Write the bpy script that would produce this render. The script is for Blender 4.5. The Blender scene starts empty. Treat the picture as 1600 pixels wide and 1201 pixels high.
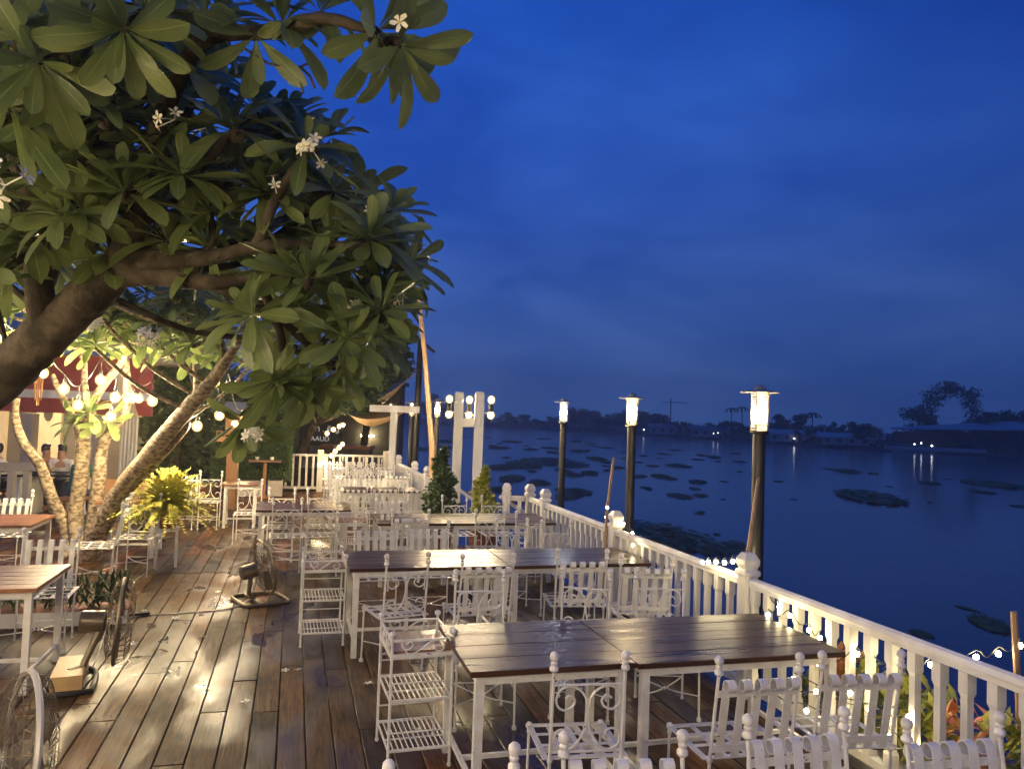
import bpy, math, random
from mathutils import Vector, Matrix, Euler
random.seed(7)
rnd = random.random
def U(a, b): return a + (b - a) * rnd()
R_ = math.radians
S = bpy.context.scene
COL = S.collection

# ------------------------------------------------------------------ camera
CAM = Vector((0, 0, 2.05)); FPX = 1200.0
yaw, pit, rol = R_(15.685), R_(2.484), R_(-1.961)
_r = Vector((math.cos(yaw), -math.sin(yaw), 0))
FW = Vector((math.sin(yaw) * math.cos(pit), math.cos(yaw) * math.cos(pit), math.sin(pit)))
_u = Vector((-math.sin(yaw) * math.sin(pit), -math.cos(yaw) * math.sin(pit), math.cos(pit)))
RT = _r * math.cos(rol) - _u * math.sin(rol)
UP = _u * math.cos(rol) + _r * math.sin(rol)
cd = bpy.data.cameras.new('camera'); cam = bpy.data.objects.new('camera', cd); COL.objects.link(cam)
cd.sensor_width = 36; cd.lens = 36 * FPX / 1600; cd.clip_start = .05; cd.clip_end = 3000
cam.matrix_world = Matrix(((RT.x, UP.x, -FW.x, CAM.x), (RT.y, UP.y, -FW.y, CAM.y), (RT.z, UP.z, -FW.z, CAM.z), (0, 0, 0, 1)))
S.camera = cam
def ray(px, py): return FW + RT * ((px - 800) / FPX) + UP * ((600.5 - py) / FPX)
def at(px, py, z):
    d = ray(px, py); return CAM + d * ((z - CAM.z) / d.z)
def P(px, py, f): return CAM + ray(px, py) * f

# ------------------------------------------------------------------ world: dusk sky
W = bpy.data.worlds.new('World'); S.world = W; W.use_nodes = True
nt = W.node_tree; nd = nt.nodes; lk = nt.links
bg = nd['Background']
sky = nd.new('ShaderNodeTexSky'); sky.sky_type = 'NISHITA'; sky.sun_disc = False
sky.sun_elevation = R_(-3.2); sky.sun_rotation = R_(205); sky.altitude = 0
sky.air_density = 1.6; sky.dust_density = .3; sky.ozone_density = 6.0
tc = nd.new('ShaderNodeTexCoord'); mp = nd.new('ShaderNodeMapping'); mp.inputs['Scale'].default_value = (1.5, 1.5, 4.0)
nz = nd.new('ShaderNodeTexNoise'); nz.inputs['Scale'].default_value = 2.0; nz.inputs['Detail'].default_value = 7; nz.inputs['Roughness'].default_value = .52; nz.inputs['Distortion'].default_value = .3
cr = nd.new('ShaderNodeValToRGB'); cr.color_ramp.elements[0].position = .34; cr.color_ramp.elements[1].position = .7
cr.color_ramp.elements[0].color = (.5, .66, .78, 1); cr.color_ramp.elements[1].color = (1.5, 1.24, 1.1, 1)
sp_ = nd.new('ShaderNodeSeparateXYZ'); gr = nd.new('ShaderNodeValToRGB'); e = gr.color_ramp.elements
e[0].position = 0; e[0].color = (.044, .1, .27, 1); e[1].position = .75; e[1].color = (.006, .056, .34, 1)
e.new(.1).color = (.033, .085, .29, 1); e.new(.28).color = (.015, .066, .33, 1); e.new(.48).color = (.007, .056, .34, 1)
dt = nd.new('ShaderNodeVectorMath'); dt.operation = 'DOT_PRODUCT'; dt.inputs[1].default_value = (-.8, .6, .1)
gl = nd.new('ShaderNodeMapRange'); gl.inputs['From Min'].default_value = -1; gl.inputs['From Max'].default_value = 1; gl.inputs['To Min'].default_value = .45; gl.inputs['To Max'].default_value = 1.65
m1 = nd.new('ShaderNodeMix'); m1.data_type = 'RGBA'; m1.blend_type = 'MULTIPLY'; m1.inputs[0].default_value = 1
m2 = nd.new('ShaderNodeVectorMath'); m2.operation = 'SCALE'
m3 = nd.new('ShaderNodeMix'); m3.data_type = 'RGBA'; m3.blend_type = 'ADD'; m3.inputs[0].default_value = .05
lk.new(tc.outputs['Generated'], mp.inputs['Vector']); lk.new(mp.outputs[0], nz.inputs['Vector']); lk.new(nz.outputs['Fac'], cr.inputs[0])
lk.new(tc.outputs['Generated'], sp_.inputs[0]); lk.new(sp_.outputs[2], gr.inputs[0]); lk.new(tc.outputs['Generated'], dt.inputs[0]); lk.new(dt.outputs['Value'], gl.inputs[0])
lk.new(gr.outputs[0], m1.inputs[6]); lk.new(cr.outputs[0], m1.inputs[7]); lk.new(m1.outputs[2], m2.inputs[0]); lk.new(gl.outputs[0], m2.inputs['Scale'])
lk.new(m2.outputs[0], m3.inputs[6]); lk.new(sky.outputs[0], m3.inputs[7]); lk.new(m3.outputs[2], bg.inputs['Color']); bg.inputs['Strength'].default_value = 0.53
S.view_settings.view_transform = 'Standard'; S.view_settings.look = 'None'
S.view_settings.exposure = 1.22; S.view_settings.gamma = 1
S.cycles.use_denoising = True; S.cycles.max_bounces = 5; S.cycles.diffuse_bounces = 2; S.cycles.glossy_bounces = 2; S.cycles.use_adaptive_sampling = True; S.cycles.adaptive_threshold = .02
S.cycles.transmission_bounces = 4; S.cycles.transparent_max_bounces = 6; S.cycles.sample_clamp_indirect = 4
S.cycles.caustics_reflective = False; S.cycles.caustics_refractive = False

# ------------------------------------------------------------------ materials
def mat(name, col, rough=.5, metal=0, col2=None, scale=8, stretch=(1, 1, 1), bump=0, bscale=None, emit=None, estr=0, spec=.5,
        coat=0, sub=0, rvar=0, rand=0, lo=.35, hi=.65, detail=6, trans=0, chip=0):
    m = bpy.data.materials.new(name); m.use_nodes = True
    n = m.node_tree.nodes; l = m.node_tree.links; b = n['Principled BSDF']
    b.inputs['Base Color'].default_value = (*col, 1); b.inputs['Roughness'].default_value = rough
    b.inputs['Metallic'].default_value = metal; b.inputs['Specular IOR Level'].default_value = spec
    if coat: b.inputs['Coat Weight'].default_value = coat; b.inputs['Coat Roughness'].default_value = .12
    if trans: b.inputs['Transmission Weight'].default_value = trans
    if emit:
        b.inputs['Emission Color'].default_value = (*emit, 1); b.inputs['Emission Strength'].default_value = estr
    if col2 or bump or rvar:
        t = n.new('ShaderNodeTexCoord'); q = n.new('ShaderNodeMapping'); q.inputs['Scale'].default_value = stretch
        l.new(t.outputs['Object'], q.inputs[0])
        oi = n.new('ShaderNodeObjectInfo')
        ad = n.new('ShaderNodeVectorMath'); ad.operation = 'MULTIPLY_ADD'
        l.new(oi.outputs['Random'], ad.inputs[0]); ad.inputs[1].default_value = (37, 53, 19)
        l.new(q.outputs[0], ad.inputs[2])
        z = n.new('ShaderNodeTexNoise'); z.inputs['Scale'].default_value = scale; z.inputs['Detail'].default_value = detail
        l.new(ad.outputs[0], z.inputs['Vector'])
        if col2:
            c = n.new('ShaderNodeValToRGB'); c.color_ramp.elements[0].position = lo; c.color_ramp.elements[1].position = hi
            c.color_ramp.elements[0].color = (*col, 1); c.color_ramp.elements[1].color = (*col2, 1)
            l.new(z.outputs['Fac'], c.inputs[0]); out = c.outputs[0]
            if rand:
                h = n.new('ShaderNodeHueSaturation'); mr = n.new('ShaderNodeMapRange')
                mr.inputs['To Min'].default_value = 1 - rand; mr.inputs['To Max'].default_value = 1 + rand
                l.new(oi.outputs['Random'], mr.inputs[0]); l.new(mr.outputs[0], h.inputs['Value']); l.new(out, h.inputs['Color']); out = h.outputs[0]
            if chip:
                zc = n.new('ShaderNodeTexNoise'); zc.inputs['Scale'].default_value = 33; zc.inputs['Detail'].default_value = 3; l.new(ad.outputs[0], zc.inputs['Vector'])
                rc = n.new('ShaderNodeMapRange'); rc.inputs['From Min'].default_value = chip; rc.inputs['From Max'].default_value = chip + .03; l.new(zc.outputs['Fac'], rc.inputs[0])
                mc = n.new('ShaderNodeMix'); mc.data_type = 'RGBA'; l.new(rc.outputs[0], mc.inputs[0]); l.new(out, mc.inputs[6]); mc.inputs[7].default_value = (.16, .09, .05, 1); out = mc.outputs[2]
            l.new(out, b.inputs['Base Color'])
        if rvar:
            mr = n.new('ShaderNodeMapRange'); mr.inputs['To Min'].default_value = max(.03, rough - rvar); mr.inputs['To Max'].default_value = rough + rvar
            mr.inputs['From Min'].default_value = .3; mr.inputs['From Max'].default_value = .7
            l.new(z.outputs['Fac'], mr.inputs[0]); l.new(mr.outputs[0], b.inputs['Roughness'])
        if bump:
            z2 = z
            if bscale:
                z2 = n.new('ShaderNodeTexNoise'); z2.inputs['Scale'].default_value = bscale; z2.inputs['Detail'].default_value = 5
                l.new(ad.outputs[0], z2.inputs['Vector'])
            bp = n.new('ShaderNodeBump'); bp.inputs['Strength'].default_value = bump; bp.inputs['Distance'].default_value = .01
            l.new(z2.outputs['Fac'], bp.inputs['Height']); l.new(bp.outputs[0], b.inputs['Normal'])
    return m
M = {}
M['white'] = mat('white_metal_paint', (.8, .79, .75), .38, chip=.71, col2=(.68, .65, .58), scale=14, bump=.12, bscale=60, rvar=.12)
M['wwood'] = mat('white_wood_paint', (.8, .79, .74), .45, chip=.74, col2=(.64, .61, .53), scale=5, stretch=(1, 1, .25), bump=.15, bscale=30, rvar=.12)
M['top'] = mat('table_wood', (.036, .015, .008), .32, spec=.22, col2=(.07, .03, .015), scale=4, stretch=(.35, 9, 9), bump=.12, bscale=5, rvar=.08, rand=.25)
M['trayw'] = mat('tray_wood', (.16, .07, .035), .3, col2=(.28, .13, .06), scale=7, stretch=(1, 5, 5), bump=.15, rand=.2)
M['slab'] = mat('deck_substructure', (.02, .016, .012), .9)
M['black'] = mat('black_rubber', (.02, .02, .02), .5)
M['fan'] = mat('fan_metal', (.16, .13, .09), .4, .6, col2=(.25, .2, .12), scale=6, rvar=.1)
M['fanw'] = mat('fan_ring_paint', (.55, .52, .46), .4, .2)
M['fanbox'] = mat('fan_base_paint', (.62, .42, .18), .4, col2=(.45, .3, .14), scale=5)
M['post'] = mat('lamp_post_metal', (.045, .045, .042), .4, .5, col2=(.07, .065, .06), scale=5)
M['hat'] = mat('lamp_cap_metal', (.35, .33, .28), .35, .6)
M['bamboo'] = mat('bamboo', (.33, .2, .1), .5, col2=(.45, .3, .16), scale=4, stretch=(6, 6, .6))
M['clay'] = mat('terracotta', (.28, .1, .06), .7, col2=(.2, .07, .045), scale=6)
M['green_fine'] = mat('fine_foliage', (.03, .06, .014), .6, col2=(.07, .12, .03), scale=3)
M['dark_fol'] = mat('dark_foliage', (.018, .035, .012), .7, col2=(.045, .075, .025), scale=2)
M['yellow_fol'] = mat('yellow_foliage', (.45, .42, .05), .55, col2=(.68, .64, .12), scale=9)
M['croton'] = mat('croton_foliage', (.16, .22, .03), .4, col2=(.55, .5, .06), scale=12)
M['pink'] = mat('pink_petal', (.6, .16, .1), .5, col2=(.7, .4, .12), scale=12)
M['petal'] = mat('petal_white', (.8, .78, .68), .5)
M['petaly'] = mat('petal_yellow', (.75, .55, .08), .5)
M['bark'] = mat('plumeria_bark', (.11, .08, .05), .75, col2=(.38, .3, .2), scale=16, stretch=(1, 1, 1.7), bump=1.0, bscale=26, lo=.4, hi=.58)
M['darkbark'] = mat('dark_bark', (.03, .024, .017), .9, spec=.2, col2=(.085, .068, .05), scale=5, bump=1.0, bscale=30, lo=.42, hi=.6)  # near plumeria's shade is put into this dark bark colour
M['cable'] = mat('cable', (.03, .03, .03), .5)
M['cablew'] = mat('white_cable', (.55, .5, .4), .5)
M['bulb'] = mat('warm_bulb', (.9, .8, .6), .3, emit=(1, .77, .43), estr=850)
M['bulbf'] = mat('far_warm_bulb', (.9, .8, .6), .3, emit=(1, .73, .36), estr=200)
M['bulbs'] = mat('small_bulb', (.9, .8, .6), .3, emit=(1, .8, .42), estr=45)
M['lampw'] = mat('warm_lamp', (.9, .8, .6), .3, emit=(1, .74, .38), estr=330)
M['lampc'] = mat('cool_lamp', (.9, .9, .9), .3, emit=(.95, .97, 1), estr=100)
M['farlight'] = mat('far_lamp', (.9, .9, .9), .3, emit=(.95, .95, 1), estr=5)
M['redpaint'] = mat('red_fascia', (.4, .075, .055), .55, col2=(.32, .06, .045), scale=3)
M['cream'] = mat('cream_paint', (.72, .62, .44), .5, col2=(.64, .53, .36), scale=4, stretch=(6, 1, .5))
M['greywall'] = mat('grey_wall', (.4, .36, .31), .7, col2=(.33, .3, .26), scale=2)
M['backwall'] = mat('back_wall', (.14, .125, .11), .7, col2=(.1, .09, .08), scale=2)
M['hyac'] = mat('hyacinth_leaf', (.05, .09, .03), .6, col2=(.11, .17, .055), scale=2)
M['tan'] = mat('canvas', (.5, .34, .2), .8, col2=(.42, .27, .15), scale=6)
M['darkwall'] = mat('dark_wall', (.05, .045, .038), .8, col2=(.08, .07, .06), scale=3)
M['wood'] = mat('orange_wood', (.3, .14, .05), .4, col2=(.4, .2, .08), scale=5, stretch=(6, 6, .6))
M['stone'] = mat('white_planter', (.55, .52, .45), .7, col2=(.45, .42, .36), scale=5)
M['bank'] = mat('bank_soil', (.05, .05, .04), .9, col2=(.09, .085, .07), scale=.2)
M['roof'] = mat('roof_sheet', (.12, .13, .14), .6)
M['pale'] = mat('pale_wall', (.3, .31, .33), .7)
M['skin'] = mat('skin', (.45, .25, .16), .5)
M['hair'] = mat('hair', (.012, .01, .01), .4)
M['soil'] = mat('soil', (.035, .025, .018), .95)
M['letter'] = mat('sign_letter', (.8, .78, .7), .5, emit=(1, .95, .85), estr=.12)
for k, c in dict(shirt_white=(.7, .66, .58), shirt_green=(.02, .12, .07), shirt_orange=(.65, .2, .04), jeans=(.03, .04, .07), red=(.6, .05, .03), darktop=(.012, .013, .02), purple=(.3, .05, .12)).items():
    M[k] = mat(k, c, .7)
def glass():
    m = bpy.data.materials.new('lamp_glass'); m.use_nodes = True; n = m.node_tree.nodes; l = m.node_tree.links
    n.remove(n['Principled BSDF']); t = n.new('ShaderNodeBsdfTransparent'); fr = n.new('ShaderNodeBsdfTranslucent'); fx = n.new('ShaderNodeMixShader'); fx.inputs[0].default_value = .07; fr.inputs[0].default_value = (.9, .88, .82, 1); l.new(t.outputs[0], fx.inputs[1]); l.new(fr.outputs[0], fx.inputs[2]); g = n.new('ShaderNodeBsdfGlossy'); g.inputs['Roughness'].default_value = .1
    x = n.new('ShaderNodeMixShader'); x.inputs[0].default_value = .08
    l.new(fx.outputs[0], x.inputs[1]); l.new(g.outputs[0], x.inputs[2]); l.new(x.outputs[0], n['Material Output'].inputs[0]); return m
M['glass'] = glass()
def globe():
    m = bpy.data.materials.new('bulb_halo_glass'); m.use_nodes = True; n = m.node_tree.nodes; l = m.node_tree.links
    n.remove(n['Principled BSDF']); t = n.new('ShaderNodeBsdfTransparent'); g = n.new('ShaderNodeEmission'); g.inputs[0].default_value = (1, .6, .2, 1); g.inputs[1].default_value = 2.2  # warm halo put into the glass as its own emission
    x = n.new('ShaderNodeMixShader'); x.inputs[0].default_value = .3
    l.new(t.outputs[0], x.inputs[1]); l.new(g.outputs[0], x.inputs[2]); l.new(x.outputs[0], n['Material Output'].inputs[0]); return m
M['globe'] = globe()
def plank_mat():
    m = bpy.data.materials.new('wet_deck_plank'); m.use_nodes = True; n = m.node_tree.nodes; l = m.node_tree.links; b = n['Principled BSDF']
    tcn = n.new('ShaderNodeNewGeometry'); oi = n.new('ShaderNodeObjectInfo')
    ad = n.new('ShaderNodeVectorMath'); ad.operation = 'MULTIPLY_ADD'; ad.inputs[1].default_value = (0, 41, 17)
    l.new(oi.outputs['Random'], ad.inputs[0]); l.new(tcn.outputs['Position'], ad.inputs[2])
    mpn = n.new('ShaderNodeMapping'); mpn.inputs['Scale'].default_value = (22, 1.6, 1); l.new(ad.outputs[0], mpn.inputs[0])
    g = n.new('ShaderNodeTexNoise'); g.inputs['Scale'].default_value = 2.2; g.inputs['Detail'].default_value = 8; g.inputs['Distortion'].default_value = .8; l.new(mpn.outputs[0], g.inputs['Vector'])
    c = n.new('ShaderNodeValToRGB'); e = c.color_ramp.elements; e[0].position = .3; e[1].position = .72
    e[0].color = (.03, .017, .008, 1); e[1].color = (.15, .092, .043, 1); l.new(g.outputs['Fac'], c.inputs[0])
    # per plank tone
    cr2 = n.new('ShaderNodeValToRGB'); e = cr2.color_ramp.elements; e[0].color = (.34, .3, .27, 1); e[1].color = (1.7, 1.0, .5, 1)
    e.new(.3).color = (.8, .7, .58, 1); e.new(.55).color = (1.0, .9, .72, 1); e.new(.78).color = (1.3, 1.12, .85, 1)
    l.new(oi.outputs['Random'], cr2.inputs[0])
    mm = n.new('ShaderNodeMix'); mm.data_type = 'RGBA'; mm.blend_type = 'MULTIPLY'; mm.inputs[0].default_value = 1
    l.new(c.outputs[0], mm.inputs[6]); l.new(cr2.outputs[0], mm.inputs[7])
    # stains
    st = n.new('ShaderNodeTexNoise'); st.inputs['Scale'].default_value = 2.3; st.inputs['Detail'].default_value = 6; l.new(ad.outputs[0], st.inputs['Vector'])
    sr = n.new('ShaderNodeValToRGB'); e = sr.color_ramp.elements; e[0].position = .36; e[1].position = .52; e[0].color = (.5, .45, .4, 1); e[1].color = (1, 1, 1, 1)
    l.new(st.outputs['Fac'], sr.inputs[0])
    m2 = n.new('ShaderNodeMix'); m2.data_type = 'RGBA'; m2.blend_type = 'MULTIPLY'; m2.inputs[0].default_value = 1
    l.new(mm.outputs[2], m2.inputs[6]); l.new(sr.outputs[0], m2.inputs[7])
    # wet film in world space
    mw = n.new('ShaderNodeMapping'); mw.inputs['Scale'].default_value = (1.9, .75, 1); l.new(tcn.outputs['Position'], mw.inputs[0])
    wn = n.new('ShaderNodeTexNoise'); wn.inputs['Scale'].default_value = 1.25; wn.inputs['Detail'].default_value = 5; wn.inputs['Distortion'].default_value = .4; l.new(mw.outputs[0], wn.inputs['Vector'])
    wr = n.new('ShaderNodeMapRange'); wr.inputs['From Min'].default_value = .42; wr.inputs['From Max'].default_value = .66; l.new(wn.outputs['Fac'], wr.inputs[0])
    dk = n.new('ShaderNodeMix'); dk.data_type = 'RGBA'; dk.blend_type = 'MULTIPLY'; dk.inputs[7].default_value = (.42, .37, .32, 1)
    l.new(wr.outputs[0], dk.inputs[0]); l.new(m2.outputs[2], dk.inputs[6]); l.new(dk.outputs[2], b.inputs['Base Color'])
    rr = n.new('ShaderNodeMapRange'); rr.inputs['To Min'].default_value = .58; rr.inputs['To Max'].default_value = .2; l.new(wr.outputs[0], rr.inputs[0]); l.new(rr.outputs[0], b.inputs['Roughness'])
    sl = n.new('ShaderNodeMapRange'); sl.inputs['To Min'].default_value = .12; sl.inputs['To Max'].default_value = .5; l.new(wr.outputs[0], sl.inputs[0]); l.new(sl.outputs[0], b.inputs['Specular IOR Level'])
    bs = n.new('ShaderNodeMapRange'); bs.inputs['To Min'].default_value = .5; bs.inputs['To Max'].default_value = .12; l.new(wr.outputs[0], bs.inputs[0])
    bp = n.new('ShaderNodeBump'); bp.inputs['Distance'].default_value = .006; l.new(bs.outputs[0], bp.inputs['Strength']); l.new(g.outputs['Fac'], bp.inputs['Height']); l.new(bp.outputs[0], b.inputs['Normal'])
    return m
M['plank'] = plank_mat()
def leaf_mat():
    m = bpy.data.materials.new('plumeria_leaf'); m.use_nodes = True; n = m.node_tree.nodes; l = m.node_tree.links; b = n['Principled BSDF']
    uv = n.new('ShaderNodeUVMap'); sx = n.new('ShaderNodeSeparateXYZ'); l.new(uv.outputs[0], sx.inputs[0])
    d = n.new('ShaderNodeMath'); d.operation = 'SUBTRACT'; l.new(sx.outputs[0], d.inputs[0]); d.inputs[1].default_value = .5
    a = n.new('ShaderNodeMath'); a.operation = 'ABSOLUTE'; l.new(d.outputs[0], a.inputs[0])
    mid = n.new('ShaderNodeMapRange'); mid.inputs['From Min'].default_value = .022; mid.inputs['From Max'].default_value = .05; mid.inputs['To Min'].default_value = 1; mid.inputs['To Max'].default_value = 0
    l.new(a.outputs[0], mid.inputs[0])
    # side veins
    k = n.new('ShaderNodeMath'); k.operation = 'MULTIPLY_ADD'; l.new(a.outputs[0], k.inputs[0]); k.inputs[1].default_value = -.45; l.new(sx.outputs[1], k.inputs[2])
    k2 = n.new('ShaderNodeMath'); k2.operation = 'MULTIPLY'; l.new(k.outputs[0], k2.inputs[0]); k2.inputs[1].default_value = 130
    sn = n.new('ShaderNodeMath'); sn.operation = 'SINE'; l.new(k2.outputs[0], sn.inputs[0])
    vr = n.new('ShaderNodeMapRange'); vr.inputs['From Min'].default_value = .8; vr.inputs['From Max'].default_value = 1; vr.inputs['To Max'].default_value = .35; l.new(sn.outputs[0], vr.inputs[0])
    mxx = n.new('ShaderNodeMath'); mxx.operation = 'MAXIMUM'; l.new(mid.outputs[0], mxx.inputs[0]); l.new(vr.outputs[0], mxx.inputs[1])
    geo = n.new('ShaderNodeNewGeometry'); nz = n.new('ShaderNodeTexNoise'); nz.inputs['Scale'].default_value = 3.5; l.new(geo.outputs['Position'], nz.inputs['Vector'])
    c = n.new('ShaderNodeValToRGB'); e = c.color_ramp.elements; e[0].position = .3; e[1].position = .7; e[0].color = (.08, .12, .038, 1); e[1].color = (.2, .24, .085, 1); l.new(nz.outputs['Fac'], c.inputs[0])
    mm = n.new('ShaderNodeMix'); mm.data_type = 'RGBA'; l.new(mxx.outputs[0], mm.inputs[0]); l.new(c.outputs[0], mm.inputs[6]); mm.inputs[7].default_value = (.2, .26, .09, 1)
    l.new(mm.outputs[2], b.inputs['Base Color']); b.inputs['Roughness'].default_value = .38
    tr = n.new('ShaderNodeBsdfTranslucent'); hs = n.new('ShaderNodeHueSaturation'); hs.inputs['Value'].default_value = 1.6; l.new(mm.outputs[2], hs.inputs['Color']); l.new(hs.outputs[0], tr.inputs[0])
    ms = n.new('ShaderNodeMixShader'); ms.inputs[0].default_value = .3; l.new(b.outputs[0], ms.inputs[1]); l.new(tr.outputs[0], ms.inputs[2])
    bp = n.new('ShaderNodeBump'); bp.inputs['Strength'].default_value = .35; bp.inputs['Distance'].default_value = .004; l.new(mxx.outputs[0], bp.inputs['Height']); l.new(bp.outputs[0], b.inputs['Normal'])
    l.new(ms.outputs[0], n['Material Output'].inputs[0]); return m
M['leaf'] = leaf_mat()
def water_mat():
    m = bpy.data.materials.new('river_water'); m.use_nodes = True; n = m.node_tree.nodes; l = m.node_tree.links; b = n['Principled BSDF']
    b.inputs['Base Color'].default_value = (.045, .058, .072, 1); b.inputs['Roughness'].default_value = .14; b.inputs['IOR'].default_value = 1.33
    g = n.new('ShaderNodeNewGeometry'); z = n.new('ShaderNodeTexNoise'); z.inputs['Scale'].default_value = .5; z.inputs['Detail'].default_value = 7; l.new(g.outputs['Position'], z.inputs['Vector'])
    bp = n.new('ShaderNodeBump'); bp.inputs['Strength'].default_value = .12; bp.inputs['Distance'].default_value = .1; l.new(z.outputs['Fac'], bp.inputs['Height']); l.new(bp.outputs[0], b.inputs['Normal']); return m
M['water'] = water_mat()

# ------------------------------------------------------------------ mesh builder
def cat(pts, n=6):
    out = []; p = [Vector(q) for q in pts]; p = [p[0] * 2 - p[1]] + p + [p[-1] * 2 - p[-2]]
    for i in range(1, len(p) - 2):
        for k in range(n):
            t = k / n; a, b, c, d = p[i - 1], p[i], p[i + 1], p[i + 2]
            out.append(.5 * ((2 * b) + (c - a) * t + (2 * a - 5 * b + 4 * c - d) * t * t + (3 * b - a - 3 * c + d) * t ** 3))
    out.append(p[-2]); return out
class MB:
    def __init__(s): s.v = []; s.f = []; s.uv = None
    def add(s, vs, fs):
        o = len(s.v); s.v += [tuple(x) for x in vs]; s.f += [tuple(i + o for i in f) for f in fs]; return s
    def box(s, c, d, rz=0, mtx=None):
        x, y, z = d[0] / 2, d[1] / 2, d[2] / 2
        vs = [Vector((i * x, j * y, k * z)) for i in (-1, 1) for j in (-1, 1) for k in (-1, 1)]
        if rz: q = Matrix.Rotation(rz, 3, 'Z'); vs = [q @ v for v in vs]
        if mtx: vs = [mtx @ v for v in vs]
        vs = [v + Vector(c) for v in vs]
        return s.add(vs, [(0, 1, 3, 2), (4, 6, 7, 5), (0, 4, 5, 1), (2, 3, 7, 6), (0, 2, 6, 4), (1, 5, 7, 3)])
    def bar(s, a, b, w, t=None, up=(0, 0, 1)):
        a, b = Vector(a), Vector(b); d = b - a; L = d.length; d.normalize(); u = Vector(up)
        if abs(d.dot(u)) > .98: u = Vector((0, 1, 0))
        x = d.cross(u).normalized(); z = x.cross(d)
        mt = Matrix((x, d, z)).transposed(); return s.box((a + b) / 2, (w, L, t or w), mtx=mt)
    def tube(s, pts, r, n=6, closed=False):
        p = [Vector(q) for q in pts]; N = len(p); rs = r if isinstance(r, (list, tuple)) else [r] * N
        o = len(s.v); pu = None
        for i in range(N):
            if closed: t = p[(i + 1) % N] - p[i - 1]
            else: t = p[min(i + 1, N - 1)] - p[max(i - 1, 0)]
            t = t.normalized() if t.length > 1e-9 else Vector((0, 0, 1))
            if pu is None: pu = t.orthogonal().normalized()
            pu = pu - t * pu.dot(t); pu = pu.normalized() if pu.length > 1e-6 else t.orthogonal().normalized(); w = t.cross(pu)
            for k in range(n):
                a = 2 * math.pi * k / n; s.v.append(tuple(p[i] + (pu * math.cos(a) + w * math.sin(a)) * rs[i]))
        for i in range(N if closed else N - 1):
            j = (i + 1) % N
            for k in range(n):
                k2 = (k + 1) % n; s.f.append((o + i * n + k, o + i * n + k2, o + j * n + k2, o + j * n + k))
        if not closed: s.f.append(tuple(o + k for k in range(n))[::-1]); s.f.append(tuple(o + (N - 1) * n + k for k in range(n)))
        return s
    def lathe(s, prof, c=(0, 0, 0), n=10, mtx=None):
        o = len(s.v); c = Vector(c)
        for r, z in prof:
            for k in range(n):
                a = 2 * math.pi * k / n; q = Vector((r * math.cos(a), r * math.sin(a), z))
                if mtx: q = mtx @ q
                s.v.append(tuple(q + c))
        for i in range(len(prof) - 1):
            for k in range(n):
                k2 = (k + 1) % n; s.f.append((o + i * n + k, o + i * n + k2, o + (i + 1) * n + k2, o + (i + 1) * n + k))
        s.f.append(tuple(o + k for k in range(n))[::-1]); s.f.append(tuple(o + (len(prof) - 1) * n + k for k in range(n)))
        return s
    def ball(s, c, r, n=8, m=5, sz=1):
        return s.lathe([(r * math.sin(math.pi * (i + .02) / (m + .04)) + 1e-4, -r * sz * math.cos(math.pi * i / m)) for i in range(m + 1)], c, n)
    def ribbon(s, pts, xa, w, t):
        p = [Vector(q) for q in pts]; xa = Vector(xa).normalized(); o = len(s.v); N = len(p)
        for i in range(N):
            d = (p[min(i + 1, N - 1)] - p[max(i - 1, 0)]).normalized(); nn = xa.cross(d)
            for a, b in ((-1, -1), (1, -1), (1, 1), (-1, 1)): s.v.append(tuple(p[i] + xa * (a * w / 2) + nn * (b * t / 2)))
        for i in range(N - 1):
            for k in range(4):
                k2 = (k + 1) % 4; s.f.append((o + i * 4 + k, o + i * 4 + k2, o + i * 4 + 4 + k2, o + i * 4 + 4 + k))
        s.f.append((o + 3, o + 2, o + 1, o)); e = o + 4 * (N - 1); s.f.append((e, e + 1, e + 2, e + 3)); return s
    def mesh(s, name, m, smooth=True, ang=40):
        me = bpy.data.meshes.new(name); me.from_pydata(s.v, [], s.f)
        if s.uv:
            ul = me.uv_layers.new(name='UVMap'); vi = [0] * len(me.loops); me.loops.foreach_get('vertex_index', vi)
            fl = []; [fl.extend(s.uv[i]) for i in vi]; ul.data.foreach_set('uv', fl)
        if smooth:
            me.polygons.foreach_set('use_smooth', [True] * len(me.polygons)); me.set_sharp_from_angle(angle=R_(ang))
        me.materials.append(m if not isinstance(m, str) else M[m]); me.update(); return me
    def build(s, name, m, parent=None, smooth=True, ang=40, loc=None):
        return link(name, s.mesh(name, m, smooth, ang), parent, loc)
def link(name, data, parent=None, loc=None, mtx=None):
    o = bpy.data.objects.new(name, data); COL.objects.link(o)
    if parent: o.parent = parent
    if mtx is not None: o.matrix_local = mtx
    elif loc is not None: o.location = loc
    return o
def tag(o, label=None, cat=None, group=None, kind=None):
    for k, v in (('label', label), ('category', cat), ('group', group), ('kind', kind)):
        if v: o[k] = v
    return o
def empty(name, loc=(0, 0, 0), rz=0, label=None, cat=None, group=None):
    o = link(name, None, None, loc); o.rotation_euler = (0, 0, rz); o.empty_display_size = .1; return tag(o, label, cat, group)
def copy_tree(o, parent=None):
    c = o.copy(); COL.objects.link(c); c.parent = parent
    for ch in kids[o.name]: copy_tree(ch, c)
    return c
kids = {}
def reg(o):
    kids[o.name] = [c for c in o.children]
    for c in o.children: reg(c)
def place(proto, loc, rz, label, group=None, scale=None):
    if not proto.get('used'):
        proto['used'] = 1; o = proto
    else:
        o = copy_tree(proto)
    if 'used' in o and o is not proto: del o['used']
    o.location = loc; o.rotation_euler = (0, 0, rz); o['label'] = label
    if scale: o.scale = scale
    if group: o['group'] = group
    return o
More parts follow.
